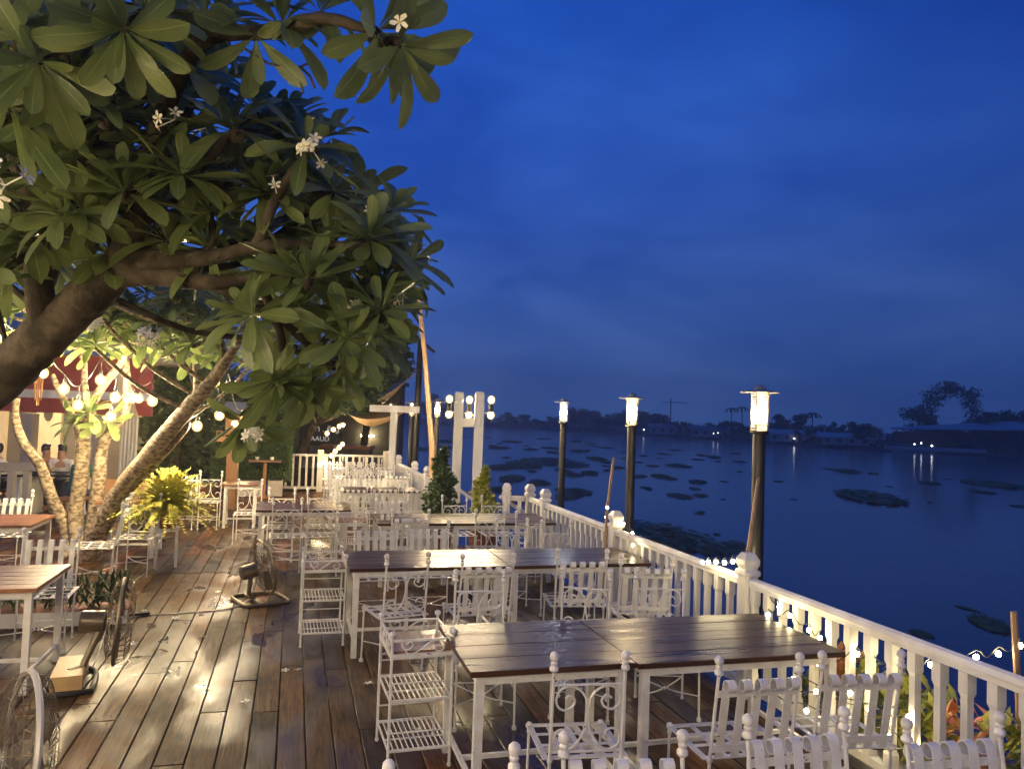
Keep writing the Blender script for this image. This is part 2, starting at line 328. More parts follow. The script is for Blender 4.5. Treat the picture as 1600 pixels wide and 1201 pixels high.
# ------------------------------------------------------------------ river, far bank
WZ = -3.0
o = MB().add([(-900, -60, WZ), (1500, -60, WZ), (1500, 1900, WZ), (-900, 1900, WZ)], [(0, 1, 2, 3)]).build('river', 'water'); tag(o, kind='structure')
# bank line (camera side of the far shore)
BK = [Vector((x, y, 0)) for x, y in ((-420, 640), (-120, 520), (20, 430), (97, 365), (131, 274), (138, 185), (147, 153), (175, 95), (230, 20))]
vs = []; fs = []
for i, p in enumerate(BK):
    n_ = (BK[min(i + 1, len(BK) - 1)] - BK[max(i - 1, 0)]).normalized(); q = Vector((-n_.y, n_.x, 0))
    for d, z in ((0, WZ - .5), (1.5, WZ + .7), (10, WZ + 1.4), (60, WZ + 1.9), (600, WZ + 2.5)): vs.append(p + q * d + Vector((0, 0, z)))
for i in range(len(BK) - 1):
    for k in range(4): a = i * 5 + k; fs.append((a, a + 5, a + 6, a + 1))
o = MB().add(vs, fs).build('far_bank', 'bank'); tag(o, kind='structure')
def bankpt(px, back=4):
    # ray on the ground plane against the bank polyline
    d = ray(px, 640); d = Vector((d.x, d.y, 0)).normalized()
    for a, b in zip(BK, BK[1:]):
        e = b - a; den = d.x * e.y - d.y * e.x
        if abs(den) < 1e-9: continue
        t = (a.x * e.y - a.y * e.x) / den; s = (a.x * d.y - a.y * d.x) / den
        if 0 <= s <= 1 and t > 0: return d * (t + back)
    return d * 300
def leaf_cloud(mb, blobs, n, size, seedjit=.0, flat=.0):
    for c, r in blobs:
        c = Vector(c)
        for _ in range(int(n)):
            d = Vector((random.gauss(0, 1), random.gauss(0, 1), random.gauss(0, 1))).normalized()
            rr = rnd() ** .45
            p = c + Vector((d.x * r[0], d.y * r[1], d.z * r[2])) * rr
            a = Vector((random.gauss(0, 1), random.gauss(0, 1), random.gauss(0, .7))).normalized(); b = a.orthogonal().normalized()
            b = Matrix.Rotation(U(0, 6.28), 3, a) @ b; s = size * U(.6, 1.3)
            mb.add([p - a * s, p + b * s * .45, p + a * s, p - b * s * .45], [(0, 1, 2, 3)])
def bank_tree_mesh(kind):
    mb = MB(); bl = []
    if kind == 0:
        for _ in range(9): bl.append(((U(-.32, .32), U(-.32, .32), U(.35, .82)), (U(.14, .24), U(.14, .24), U(.1, .18))))
    elif kind == 1:
        for _ in range(12): bl.append(((U(-.5, .5), U(-.4, .4), U(.25, .7)), (U(.14, .26), U(.14, .22), U(.12, .2))))
    else:
        for _ in range(8): bl.append(((U(-.22, .22), U(-.22, .22), U(.35, .95)), (U(.1, .18), U(.1, .18), U(.1, .16))))
    leaf_cloud(mb, bl, 150, .045)
    tr = MB(); tr.tube([(0, 0, -.05), (.01, 0, .2), (.02, .01, .5)], [.03, .024, .012], 6)
    for _ in range(4): a = U(0, 6.28); tr.tube([(.01, 0, U(.15, .35)), (.15 * math.cos(a), .15 * math.sin(a), U(.45, .6))], [.014, .006], 5)
    return mb.mesh('crown', M['dark_fol'], False), tr.mesh('trunk', M['darkbark'])
BT = [bank_tree_mesh(k) for k in (0, 1, 2, 0, 1)]
BL = ['rounded dark tree on the far river bank', 'low spreading dark tree on the far river bank', 'narrow tall dark tree on the far river bank']
px = 640
while px < 1620:
    k = random.choice((0, 1, 1, 2, 3, 4)); back = U(3, 26); b = bankpt(px, back); dist = b.length
    top = 15 + 10 * math.sin(px * .021) + 7 * math.sin(px * .057) + U(-8, 10)
    if 1230 < px < 1420: top -= 6
    if px > 1540: top += 14
    h = max(4, dist * top / FPX + 2.2)
    where = 'left of the twin white posts' if px < 718 else 'left of the cool lamp' if px < 881 else 'left of the middle lamp' if px < 988 else 'left of the nearest lamp' if px < 1187 else 'right of the nearest lamp' if px < 1420 else 'behind the shed'
    t = empty('bank_tree', (b.x, b.y, WZ + 1.2), U(0, 6.28), BL[{0: 0, 1: 1, 2: 2, 3: 0, 4: 1}[k]] + ', ' + where, 'tree', 'trees along the far bank')
    t.scale = (h * U(.9, 1.5), h * U(.9, 1.5), h)
    link('crown', BT[k][0], t); link('trunk', BT[k][1], t)
    px += U(7, 19)
# far low brush line
mb = MB()
for px in range(560, 1640, 7):
    b = bankpt(px, U(1, 4)); leaf_cloud(mb, [((b.x, b.y, WZ + 1.0 + U(0, .8)), (2.6, 2.0, 1.4))], 26, .55)
tag(mb.build('bank_scrub', 'dark_fol', None, False), 'dark low scrub along the far waterline', 'scrub', kind='stuff')
# the big ring-shaped tree at right
b = bankpt(1488, 14); hh = b.length / FPX
t = empty('bank_tree', (b.x, b.y, WZ + 1.2), yaw * -1, 'tall open-crowned tree with an arching gap of sky, above the long roof', 'tree', 'trees along the far bank')
bl = []
for k in range(15):
    a = math.pi * (k / 14 * 1.25 - .12); bl.append(((math.cos(a) * 36 * hh + U(-2, 2) * hh, U(-2, 2), (18 + 50 * hh / hh * math.sin(a) * .9 + 18) * hh), (18 * hh * U(.7, 1.1), 2, 13 * hh * U(.7, 1.2))))
for k in range(6): bl.append(((-40 * hh + U(-25, 5) * hh, U(-2, 2), U(20, 50) * hh), (14 * hh, 2, 10 * hh)))
mb = MB(); leaf_cloud(mb, bl, 170, .42); mb.build('crown', 'dark_fol', t, False)
mb = MB(); mb.tube([(0, 0, -1), (8 * hh, 0, 15 * hh), (30 * hh, 0, 50 * hh)], [.5, .4, .15]); mb.tube([(4 * hh, 0, 8 * hh), (-25 * hh, 0, 32 * hh), (-30 * hh, 0, 60 * hh)], [.4, .3, .1]); mb.build('trunk', 'darkbark', t)
# palms
for px, top in ((1143, 22), (1160, 24), (1270, 20)):
    b = bankpt(px, 12); s = b.length / FPX
    t = empty('palm_tree', (b.x, b.y, WZ + 1), U(0, 6), 'thin palm standing above the far tree line', 'palm', 'palms on the far bank')
    mb = MB(); mb.tube([(0, 0, 0), (.1, 0, (top + 20) * s)], .16, 6); mb.build('trunk', 'darkbark', t)
    mb = MB()
    for k in range(11):
        a = k * .571; d = Vector((math.cos(a), math.sin(a), 0)); z = (top + 20) * s
        p = [Vector((.1, 0, z)), d * 1.0 + Vector((0, 0, z + .5)), d * 2.0 + Vector((0, 0, z - .1)), d * 2.6 + Vector((0, 0, z - 1))]
        mb.ribbon(p, d.cross(Vector((0, 0, 1))), .5, .05)
    mb.build('crown', 'dark_fol', t)
# far houses
def house(px, w, h, back, roofm, label, wm='pale'):
    b = bankpt(px, back); t = empty('riverside_house', (b.x, b.y, WZ + .9), math.atan2(b.y, b.x) - math.pi / 2, label, 'house')
    MB().box((0, 0, h / 2), (w, 5, h)).build('wall', wm, t, False)
    mb = MB(); mb.add([(-w / 2 - .6, -3.2, h), (w / 2 + .6, -3.2, h), (w / 2 + .6, 0, h + 1.3), (-w / 2 - .6, 0, h + 1.3), (w / 2 + .6, 3.2, h), (-w / 2 - .6, 3.2, h)], [(0, 1, 2, 3), (3, 2, 4, 5), (0, 3, 5), (1, 4, 2), (0, 5, 4, 1)]); mb.build('roof', roofm, t)
    for k in range(max(2, int(w / 3))): MB().box((-w / 2 + (k + .5) * w / max(2, int(w / 3)), -2.52, h * .55), (1.0, .08, 1.0)).build('window', 'darkwall', t)
    return t
house(1050, 16, 2.6, 2, 'roof', 'long low pale house on the far bank left of the near lamp')
house(1240, 13, 2.2, 2, 'pale', 'small pale roofed house on the far bank right of the near lamp')
house(1332, 15, 1.9, 2, 'pale', 'low white topped boathouse at the far waterline')
house(1110, 12, 2.4, 2, 'roof', 'grey roofed low house at the far waterline')
# long roof shed at right
b = bankpt(1500, 3); s = b.length / FPX
t = empty('riverside_shed', (b.x, b.y, WZ + .7), math.atan2(b.y, b.x) - math.pi / 2, 'large open shed with a long pale sloping roof at far right', 'shed')
w = 150 * s
mb = MB(); mb.add([(-w * .55, -4, 28 * s), (w * .6, -4, 33 * s), (w * .6, 4, 46 * s), (-w * .55, 4, 30 * s), (-w * .55, -4, 26.5 * s), (w * .6, -4, 31 * s), (w * .6, 4, 44 * s), (-w * .55, 4, 28.5 * s)], [(0, 1, 2, 3), (7, 6, 5, 4), (0, 4, 5, 1), (1, 5, 6, 2), (2, 6, 7, 3), (3, 7, 4, 0)]); mb.build('roof', 'pale', t)
for k in range(6): MB().box((-w * .5 + k * w * .21, -3.6, 13 * s), (.3, .3, 27 * s)).build('post', 'darkwall', t)
MB().box((0, 3.6, 12 * s), (w * 1.1, .3, 24 * s)).build('wall', 'darkwall', t)
MB().box((-w * .2, -4.4, 2 * s), (w * .8, .4, 5 * s)).build('parapet', 'pale', t)
# boat by the shed
b = bankpt(1430, -4); t = empty('moored_boat', (b.x, b.y, WZ), math.atan2(b.y, b.x) - math.pi / 2, 'pale covered boat moored at the far bank below the shed', 'boat')
mb = MB(); mb.add([(-5, -1, .9), (4, -1, .7), (6, 0, 1.1), (4, 1, .7), (-5, 1, .9), (-4.6, -.6, -.2), (4, -.5, -.2), (4, .5, -.2), (-4.6, .6, -.2)], [(0, 1, 6, 5), (1, 2, 6), (2, 3, 7), (2, 7, 6), (3, 4, 8, 7), (4, 0, 5, 8), (0, 4, 3, 2, 1), (5, 6, 7, 8)]); mb.build('hull', 'pale', t)
MB().box((-1, 0, 1.9), (6, 1.8, .12)).build('roof', 'pale', t); [MB().box((x, y, 1.35), (.1, .1, 1.1)).build('post', 'darkwall', t, False) for x in (-3.8, 1.8) for y in (-.8, .8)]
for px, py in ((1006, 671), (1241, 685), (1292, 686), (1440, 692), (1429, 694), (1456, 696), (1122, 676), (1115, 677), (922, 684)):
    b = bankpt(px, -1.5); d = ray(px, py); f = b.length / Vector((d.x, d.y)).length; q = CAM + d * f
    t = empty('bank_lamp', (q.x, q.y, WZ + .6), 0, 'small white lamp shining on the far bank', 'lamp', 'lamps on the far bank')
    MB().ball((0, 0, q.z - WZ - .6), .2 if px not in (922, 1115, 1122) else .12, 8, 5).build('bulb', 'farlight', t)
    MB().tube([(0, .12, -1), (0, .12, q.z - WZ - .6)], .05, 6).build('pole', 'post', t)
b = bankpt(1048, 60); s = b.length / FPX
t = empty('tower_crane', (b.x, b.y, WZ + 1), 0, 'distant tower crane with level jib above the tree line', 'crane')
MB().box((0, 0, 26 * s), (.35, .35, 52 * s)).build('mast', 'darkwall', t); MB().box((6 * s, 0, 46 * s), (42 * s, .3, .3)).build('jib', 'darkwall', t)
# floating water hyacinth
def hy_mesh():
    mb = MB()
    for _ in range(260):
        a = U(0, 6.28); r = rnd() ** .6; x, y = r * math.cos(a), r * math.sin(a); h = .3 * (1 - .7 * r) * U(.5, 1.3)
        d = Vector((U(-1, 1), U(-1, 1), 0)).normalized(); l = U(.05, .11)
        q = Vector((x, y, h)); e = d.cross(Vector((0, 0, 1)))
        mb.add([q - d * l, q + e * l * .8 + Vector((0, 0, .05)), q + d * l + Vector((0, 0, .04)), q - e * l * .8], [(0, 1, 2, 3)])
        mb.add([(x, y, -.02), (x + .012, y, -.02), q], [(0, 1, 2)])
    n_ = 14; ring = [(math.cos(2 * math.pi * k / n_) * U(.8, 1), math.sin(2 * math.pi * k / n_) * U(.8, 1), .015) for k in range(n_)]
    mb.add(ring + [(0, 0, .1)], [(k, (k + 1) % n_, n_) for k in range(n_)])
    return mb.mesh('leaves', M['hyac'], False)
HY = [hy_mesh() for _ in range(5)]
hl = [(904, 769, 42), (1050, 838, 115), (1360, 777, 95), (1150, 852, 38), (1452, 755, 30), (1325, 737, 34), (1300, 733, 18), (1365, 740, 16), (1216, 752, 16), (1555, 757, 75), (1537, 769, 30), (1592, 791, 22), (1548, 975, 55), (1512, 951, 16), (1440, 990, 30), (930, 716, 30), (870, 722, 90), (820, 726, 60), (785, 730, 50), (935, 718, 30), (1020, 728, 22), (1060, 728, 36), (1090, 718, 18), (1122, 721, 12), (1156, 737, 10), (895, 742, 36), (840, 755, 30), (800, 748, 40), (1010, 762, 18), (1013, 765, 10), (1092, 802, 14), (1096, 800, 12), (1130, 780, 9), (1120, 835, 14), (860, 700, 30), (905, 705, 30), (830, 702, 26), (950, 700, 16), (975, 706, 12), (800, 690, 34), (850, 686, 24), (900, 690, 20), (780, 700, 30), (1005, 712, 14), (1030, 716, 10), (1455, 785, 8), (1150, 860, 30), (1060, 850, 60), (810, 780, 40), (860, 790, 26), (780, 765, 40), (700, 690, 40), (690, 700, 40), (660, 702, 30), (950, 735, 16), (880, 735, 26), (1185, 868, 14), (1390, 760, 8), (1480, 748, 9), (1240, 780, 8)]
for _ in range(80):
    py = 682 + 95 * rnd() ** 1.6; hl.append((U(640, 1120) + (py - 682) * U(-.4, 1.2), py, U(7, 24) * (.5 + (py - 670) / 90)))
for i, (px, py, w) in enumerate(hl):
    q = at(px, py, WZ); f = (q - CAM).dot(FW); r = w / 2 / FPX * f
    t = empty('water_hyacinth', (q.x, q.y, WZ + .01), U(-.3, .3) - yaw, 'dark clump of water hyacinth floating on the river', 'floating plant', 'hyacinth clumps on the river')
    if w == 115: t['label'] = 'largest hyacinth clump near the railing, left of the nearest lamp post'
    if w == 95: t['label'] = 'long hyacinth clump alone in mid river at right'
    t.scale = (r, r * U(1.6, 3.2), min(r, 1.5) * U(.5, .9)); link('leaves', HY[i % 5], t)

# ------------------------------------------------------------------ land behind and left of the deck
g_ = MB(); g_.box((-45, 25, -.6), (71.8, 80, .5)); g_.box((-5.5, 42, -.62), (9, 43, .5))
tag(g_.build('garden_ground', 'soil', None, False), kind='structure')
# ------------------------------------------------------------------ deck
pm = MB(); w = .0815; c = .004; L = .5
prof = [(-w, -.03), (-w, -c), (-w + c, 0), (w - c, 0), (w, -c), (w, -.03)]
vs = [(x, y, z) for y in (-L, L) for x, z in prof]
PM = pm.add(vs, [(i, i + 1, i + 7, i + 6) for i in range(5)] + [(0, 5, 4, 3, 2, 1)[::-1], (6, 7, 8, 9, 10, 11)[::-1], (5, 0, 6, 11)]).mesh('plank', M['plank'], False)
deck = MB()
deck.box((-2.85, 4.2, -.16), (12.5, 13.4, .22)); deck.box((-3.3, 15.7, -.16), (11.6, 9.56, .216)); deck.box((2.92, 11.46, -.162), (.8, 1.08, .21))
deck = deck.build('deck', 'slab', None, False); tag(deck, kind='structure')
pl = []
x = -9.0; row = 0
while x < 3.32:
    for y0, y1 in ((-2.4, 10.28), (10.29, 20.45)):
        if y0 > 5 and x > 2.42: y1 = 12.0
        y = y0
        first = True
        while y < y1 - .01:
            l = U(.4, 3.0) if first else random.choice((1.2, 1.5, 1.9, 2.4, 2.4, 2.8)) * U(.85, 1.1)
            first = False
            e = min(y1, y + l)
            if y1 - e < .5: e = y1
            pl.append((x + .085, (y + e) / 2, e - y - .013)); y = e
    x += .1695; row += 1
def vis(p):
    q = Vector(p) - CAM; f = q.dot(FW)
    if f < .5: return -1
    a = 800 + FPX * q.dot(RT) / f; b = 600.5 - FPX * q.dot(UP) / f
    return f if -80 < a < 1680 and b < 1500 else 99 + f
def pkey(t):
    v = min((u if u > 0 else 500) for u in (vis((t[0], t[1] + k * t[2] / 2, 0)) for k in (-1, -.5, 0, .5, 1)))
    return v
pl.sort(key=pkey)
for x, y, l in pl[:300]:
    o = link('plank', PM, deck); o.location = (x, y, .002 + U(-.0015, .0015)); o.scale = (1, l, 1); o.rotation_euler = (0, U(-.006, .006), 0)
mb = MB()
for x, y, l in pl[300:]:
    z = U(-.001, .001); mb.add([(v[0] + x, v[1] * l + y, v[2] + z) for v in vs], [(i, i + 1, i + 7, i + 6) for i in range(5)] + [(1, 2, 3, 4, 5, 0), (11, 10, 9, 8, 7, 6)])
o = mb.build('planks', 'plank', deck, False); o['kind'] = 'stuff'
# nail heads, paired at plank ends
mb = MB()
for x, y, l in pl[:300]:
    for e in (-1, 1):
        for s in (-.045, .045):
            mb.lathe([(.006, 0), (.006, .0022)], (x + s + U(-.008, .008), y + e * (l / 2 - U(.04, .07)), .003), 6)
o = mb.build('nail_heads', 'black', deck, False); o['kind'] = 'stuff'
# piles below the river edge
for k, y in enumerate((1.5, 4.4, 7.2, 10.2, 13.4, 16.6, 19.8)):
    xx = 3.2 if y < 11 else 2.3
    tag(MB().tube([(xx, y, WZ - 1), (xx, y, -.27)], .13, 10).build('deck_pile', 'slab'), 'dark timber pile under the river edge of the deck', 'pile', 'piles under the deck edge')
# ------------------------------------------------------------------ railings
def sq(prof): return [(r * 1.41421, z) for r, z in prof]
Q45 = Matrix.Rotation(R_(45), 3, 'Z')
BAL = MB().lathe(sq([(.029, .12), (.029, .2), (.021, .225), (.021, .7), (.029, .725), (.029, .83)]), n=4, mtx=Q45).mesh('baluster', M['wwood'], False)
NEW = MB().lathe(sq([(.055, 0), (.055, .91), (.066, .915), (.07, .93), (.066, .952), (.05, .96), (.05, .968), (.064, 1.0), (.064, 1.035), (.035, 1.085)]), n=4, mtx=Q45).mesh('newel_post', M['wwood'], False)
def railing(name, p0, p1, posts, label, sp=.17, cat='railing', top=.88):
    p0, p1 = Vector((*p0, 0)), Vector((*p1, 0)); d = p1 - p0; Lr = d.length; d.normalize()
    t = empty(name, p0, math.atan2(d.y, d.x), label, cat)
    mb = MB(); mb.box((Lr / 2, 0, top - .03), (Lr, .06, .035)); mb.tube([(0, 0, top - .008), (Lr, 0, top - .008)], .036, 8); mb.build('top_rail', 'wwood', t)
    mb = MB(); mb.box((Lr / 2, 0, .1), (Lr, .055, .05)); mb.build('bottom_rail', 'wwood', t, False)
    for q in posts: link('newel_post', NEW, t, (q, 0, 0))
    k = int(Lr / sp)
    for i in range(k):
        xx = (i + .5) * Lr / k
        if min([abs(xx - q) for q in posts] + [9]) > .09: link('baluster', BAL, t, (xx, 0, 0))
    return t
railing('river_railing', (3.38, .2), (3.38, 10.85), [.1, 2.55, 5.0, 7.51, 9.93, 10.65], 'white baluster railing along the near river edge of the deck')
railing('corner_railing', (3.31, 10.88), (3.02, 10.98), [.27], 'short white return of railing beside the potted shrub', .13)
railing('far_river_railing', (2.46, 12.4), (2.4, 20.2), [2.0, 3.5, 5.9, 7.75], 'white baluster railing along the far river edge beyond the shrubs', .16)
# end fence
t = empty('end_fence', (-.2, 20.3, 0), 0, 'white picket fence closing the far end of the deck', 'fence')
MB().box((1.3, 0, .93), (2.6, .07, .05)).build('top_rail', 'wwood', t, False); MB().box((1.3, 0, .1), (2.6, .06, .06)).build('bottom_rail', 'wwood', t, False)
PK = MB().box((0, 0, .515), (.055, .04, .77)).mesh('picket', M['wwood'], False)
for k in range(16): link('picket', PK, t, (.05 + k * .165, 0, 0))
for q in (.88, 2.55): MB().box((q, 0, .53), (.15, .15, 1.06)).build('newel_post', 'wwood', t, False)
# ------------------------------------------------------------------ tables
def table(x0, x1, y0, y1, label, nb=5, wood='top', h=.75, lw=.045, group=None):
    cx, cy = (x0 + x1) / 2, (y0 + y1) / 2; a, b = (x1 - x0) / 2, (y1 - y0) / 2
    t = empty('dining_table', (cx, cy, 0), U(-.008, .008), label, 'table', group)
    bw = 2 * b / nb
    for k in range(nb):
        m_ = MB(); W_, B_, c = a, bw / 2 - .0015, .004
        pr_ = [(-B_, -.028), (-B_, -c), (-B_ + c, 0), (B_ - c, 0), (B_, -c), (B_, -.028)]
        vv = [(xx, y, z) for xx in (-W_, W_) for y, z in pr_]
        m_.add(vv, [(i, i + 6, i + 7, i + 1) for i in range(5)] + [(5, 11, 6, 0), (0, 1, 2, 3, 4, 5), (11, 10, 9, 8, 7, 6)])
        m_.build('board', wood, t, False, loc=(0, -b + bw * (k + .5), h + U(-.0008, .0008)))
    i = .06; ax, by = a - i, b - i
    mb = MB()
    for s in (-1, 1): mb.box((0, s * by, h - .055), (2 * ax - lw, .03, .05)); mb.box((s * ax, 0, h - .055), (.03, 2 * by - lw, .05))
    mb.build('apron', 'white', t, False)
    for sx in (-1, 1):
        for sy in (-1, 1): MB().box((sx * ax, sy * by, (h - .03) / 2), (lw, lw, h - .03)).build('leg', 'white', t, False)
    mb = MB()
    for s in (-1, 1): mb.box((s * ax, 0, .13), (.024, 2 * by - lw, .024))
    mb.box((0, 0, .13), (2 * ax - .024, .024, .024)); mb.build('stretcher', 'white', t, False)
    return t
table(.92, 1.835, 3.86, 4.76, 'smaller dark wood table of the nearest row, left of the seam', 4)
table(1.845, 3.16, 3.84, 4.74, 'nearest long dark wood table, its right end against the railing', 5)
table(.5, 1.875, 6.56, 7.42, 'dark wood table second from the camera, left half with golden lamp reflection')
table(1.885, 3.24, 6.55, 7.41, 'dark wood table second from the camera, right half beside the railing')
table(1.0, 1.88, 9.2, 10.15, 'dark wood table third from the camera, left half with small white jars')
table(1.89, 3.22, 9.2, 10.15, 'dark wood table third from the camera, right half beside the railing')
table(-.43, .78, 10.46, 11.46, 'dark wood table standing left of the third row, with a wet shining corner')
table(.78, 2.1, 13.0, 13.75, 'dark wood table fourth from the camera in the far half of the deck')
table(.8, 2.1, 15.5, 16.2, 'dark wood table fifth from the camera, with white picket chairs behind')
table(.8, 2.1, 17.8, 18.5, 'dark wood table farthest from the camera near the end fence')
table(-3.0, -1.68, 6.1, 6.98, 'brown wood table at the left edge, brightly lit, beside the standing fan', 6, 'trayw')
table(-4.4, -2.62, 9.2, 10.1, 'reddish brown long table at the left edge beneath the plumeria', 5, 'trayw')
table(-2.5, -1.72, 11.3, 12.1, 'small wood table behind the yellow plant and its chairs', 4, 'trayw')
table(-1.15, -.55, 14.0, 14.6, 'small square table with a yellow lit top before the spirit house', 3, 'trayw')
# ------------------------------------------------------------------ chairs
SCR = [(-.67, .80), (-.52, .85), (-.39, .77), (-.46, .675), (-.685, .625), (-.87, .685), (-.925, .80), (-.83, .93), (-.57, .995), (-.28, .94), (-.09, .82), (-.02, .65), (-.04, .44), (-.13, .25), (-.315, .095), (-.57, .01), (-.83, .04), (-.96, .13), (-.925, .27), (-.74, .33), (-.555, .295), (-.54, .23)]
FIN = [(.006, 0), (.013, .003), (.0215, .013), (.021, .024), (.012, .034), (.016, .038), (.017, .047), (.011, .054), (.019, .061), (.0225, .074), (.02, .087), (.011, .096), (.002, .099)]
def chair(kind):
    w = .175 if kind == 'scroll' else .215
    t = empty(kind + '_back_chair' if kind == 'scroll' else 'strap_back_chair', (0, 0, 0), 0, '', 'chair')
    lean = -.045 if kind == 'scroll' else -.09
    def by(z): return 0 if z < .44 else lean * (z - .44) / .52
    for s in (-1, 1):
        m_ = MB(); m_.tube([(s * w, .015, .012), (s * w, 0, .44), (s * w, by(.87), .87)], .0085, 7); m_.ball((s * w, .015, .016), .014, 7, 4); m_.ball((s * w, 0, .44), .016, 7, 4); m_.build('post', 'white', t)
        m_ = MB(); m_.lathe(FIN, (s * w, by(.86), .86), 10); m_.build('finial', 'white', t)
        fx = s * (w + .022); m_ = MB(); m_.tube([(fx, .42, .012), (fx * .985, .405, .43)], .0075, 7); m_.ball((fx * .985, .405, .445), .02, 8, 5); m_.ball((fx * .985, .405, .415), .014, 7, 4); m_.box((fx, .42, .012), (.026, .026, .024)); m_.build('leg', 'white', t)
    m_ = MB(); fw = w + .02
    for yy in (.012, .395): m_.box((0, yy, .448), (2 * fw, .03, .007))
    for s in (-1, 1): m_.box((s * fw, .2035, .4485), (.03, .415, .007))
    for k in (-1, 0, 1): m_.box((k * fw * .5, .2035, .4465), (.026, .36, .005))
    for yy in (.14, .27): m_.box((0, yy, .4525), (2 * fw - .03, .022, .005))
    m_.build('seat', 'white', t, False)
    m_ = MB()
    for s in (-1, 1): m_.tube(cat([(s * w, .01, .17), (s * w * .45, .12, .155), (s * w * .1, .21, .15), (s * w * .45, .3, .155), (s * (w + .02), .415, .17)], 3), .0045, 5)
    m_.tube([(-w, .01, .17), (w, .01, .17)], .0045, 5); m_.ball((0, .21, .15), .013, 6, 4); m_.build('stretcher', 'white', t)
    if kind == 'scroll':
        for z in (.8, .478): MB().tube([(-w, by(z), z), (w, by(z), z)], .0065, 6).build('back_rail', 'white', t)
        for s in (-1, 1):
            pts = [(s * -x * (w - .006) * -1, 0, .484 + z * .312) for x, z in SCR]; pts = [(p[0], by(p[2]), p[2]) for p in pts]
            MB().tube(cat(pts, 4), .0058, 5).build('scroll', 'white', t)
    else:
        for z in (.775, .5): MB().box((0, by(z) - .008, z), (2 * w, .005, .032)).build('back_rail', 'white', t, False)
        for k in range(5):
            x = (k - 2) * (w * .39); pts = [(x, 0, .452), (x, by(.6), .6), (x, by(.8), .8)]
            y0, z0 = by(.8), .8; r = .027
            pts = cat(pts, 3)
            for j in range(1, 12):
                a = math.pi * 1.62 * j / 11; pts.append(Vector((x, y0 - .004 - r + r * math.cos(a), z0 + .018 + r * math.sin(a))))
            MB().ribbon(pts, (1, 0, 0), .042, .005).build('strap', 'white', t, True, 50)
    reg(t); return t
CH = {'scroll': chair('scroll'), 'strap': chair('strap')}
def seat_at(kind, a, b, away, label, align=None):
    p, q = at(*a, .955), at(*b, .955); d = (q - p); mid = (p + q) / 2
    ang = math.atan2(d.y, d.x)
    far = (mid - CAM).length
    if align is None: align = far > 7
    if align: ang = R_(U(-5, 5))
    ang = max(-.5, min(.5, ang)) if not align else ang
    if not away: ang += math.pi
    ln = .045 if kind == 'scroll' else .09
    off = Matrix.Rotation(ang, 3, 'Z') @ Vector((0, ln, 0))
    return place(CH[kind], (mid.x + off.x, mid.y + off.y, .002), ang, label)
def chair_xy(kind, x, y, ang, label): return place(CH[kind], (x, y, .002), R_(ang), label)
seat_at('strap', (597, 1186), (809, 1157), False, 'strap-back chair facing the camera at the bottom edge, mostly cut off, leftmost')
seat_at('strap', (880, 1140), (1065, 1138), False, 'white strap-back chair at the bottom edge, below the nearest scroll chair')
seat_at('strap', (1164, 1114), (1315, 1102), False, 'white strap-back chair at the bottom edge, second from the railing')
seat_at('strap', (1409, 1120), (1559, 1110), False, 'white strap-back chair at bottom right, closest to the railing')
seat_at('scroll', (866, 1020), (980, 1018), True, 'nearest white scroll-back chair, its back in front of the nearest table seam')
seat_at('strap', (1129, 1027), (1251, 1022), True, 'strap-back chair with curled tops at the near side of the nearest long table, left one')
seat_at('strap', (1291, 1019), (1409, 1017), True, 'strap-back chair with curled tops at the near side of the nearest long table, right one')
seat_at('scroll', (713, 889), (787, 889), False, 'scroll-back chair behind the nearest table, leftmost on its far side')
seat_at('scroll', (886, 884), (948, 888), False, 'scroll-back chair behind the nearest table, middle of its far side')
seat_at('scroll', (1001, 886), (1062, 888), False, 'scroll-back chair behind the nearest table, closest to the railing')
seat_at('scroll', (604, 866), (672, 862), True, 'scroll-back chair at the near left corner of the second table row, beside the wire stand')
seat_at('strap', (723, 866), (805, 864), True, 'strap-back chair before the second table row, left of three')
seat_at('strap', (874, 857), (948, 858), True, 'strap-back chair before the second table row, middle of three')
seat_at('strap', (973, 866), (1050, 868), True, 'strap-back chair before the second table row, right of three by the railing')
seat_at('strap', (554, 813), (621, 813), False, 'strap-back chair facing the camera behind the second table row, left one')
seat_at('strap', (637, 811), (701, 811), False, 'strap-back chair facing the camera behind the second table row, right one')
seat_at('scroll', (777, 809), (823, 809), False, 'scroll-back chair behind the second table row, left of the pair near the railing')
seat_at('scroll', (847, 810), (892, 812), False, 'scroll-back chair behind the second table row, right of the pair near the railing')
seat_at('strap', (613, 796), (672, 795), True, 'strap-back chair with curled tops before the third table row, left end')
seat_at('scroll', (745, 794), (789, 797), True, 'scroll-back chair before the third table row, middle of it')
seat_at('scroll', (808, 796), (852, 800), True, 'scroll-back chair before the third table row, next to the railing')
seat_at('strap', (589, 772), (638, 772), False, 'strap-back chair behind the third table row, left end')
seat_at('scroll', (692, 771), (729, 774), False, 'scroll-back chair behind the third table row, in front of the left shrub')
seat_at('scroll', (754, 772), (790, 774), False, 'scroll-back chair behind the third table row, in front of the right shrub')
seat_at('scroll', (431, 776), (469, 779), True, 'scroll-back chair before the left side table, left of its pair')
seat_at('scroll', (486, 776), (524, 778), True, 'scroll-back chair before the left side table, right of its pair')
seat_at('scroll', (425, 762), (458, 762), False, 'scroll-back chair behind the left side table, left of its pair')
seat_at('scroll', (484, 762), (518, 762), False, 'scroll-back chair behind the left side table, right of its pair')
seat_at('strap', (37, 825), (127, 822), False, 'strap-back chair behind the left edge table, beside the plumeria trunk')
chair_xy('strap', -1.9, 9.72, 95, 'strap-back chair seen edge-on at the left, facing the trunk')
chair_xy('scroll', -1.75, 10.5, 172, 'scroll-back chair partly hidden by the yellow potted plant')
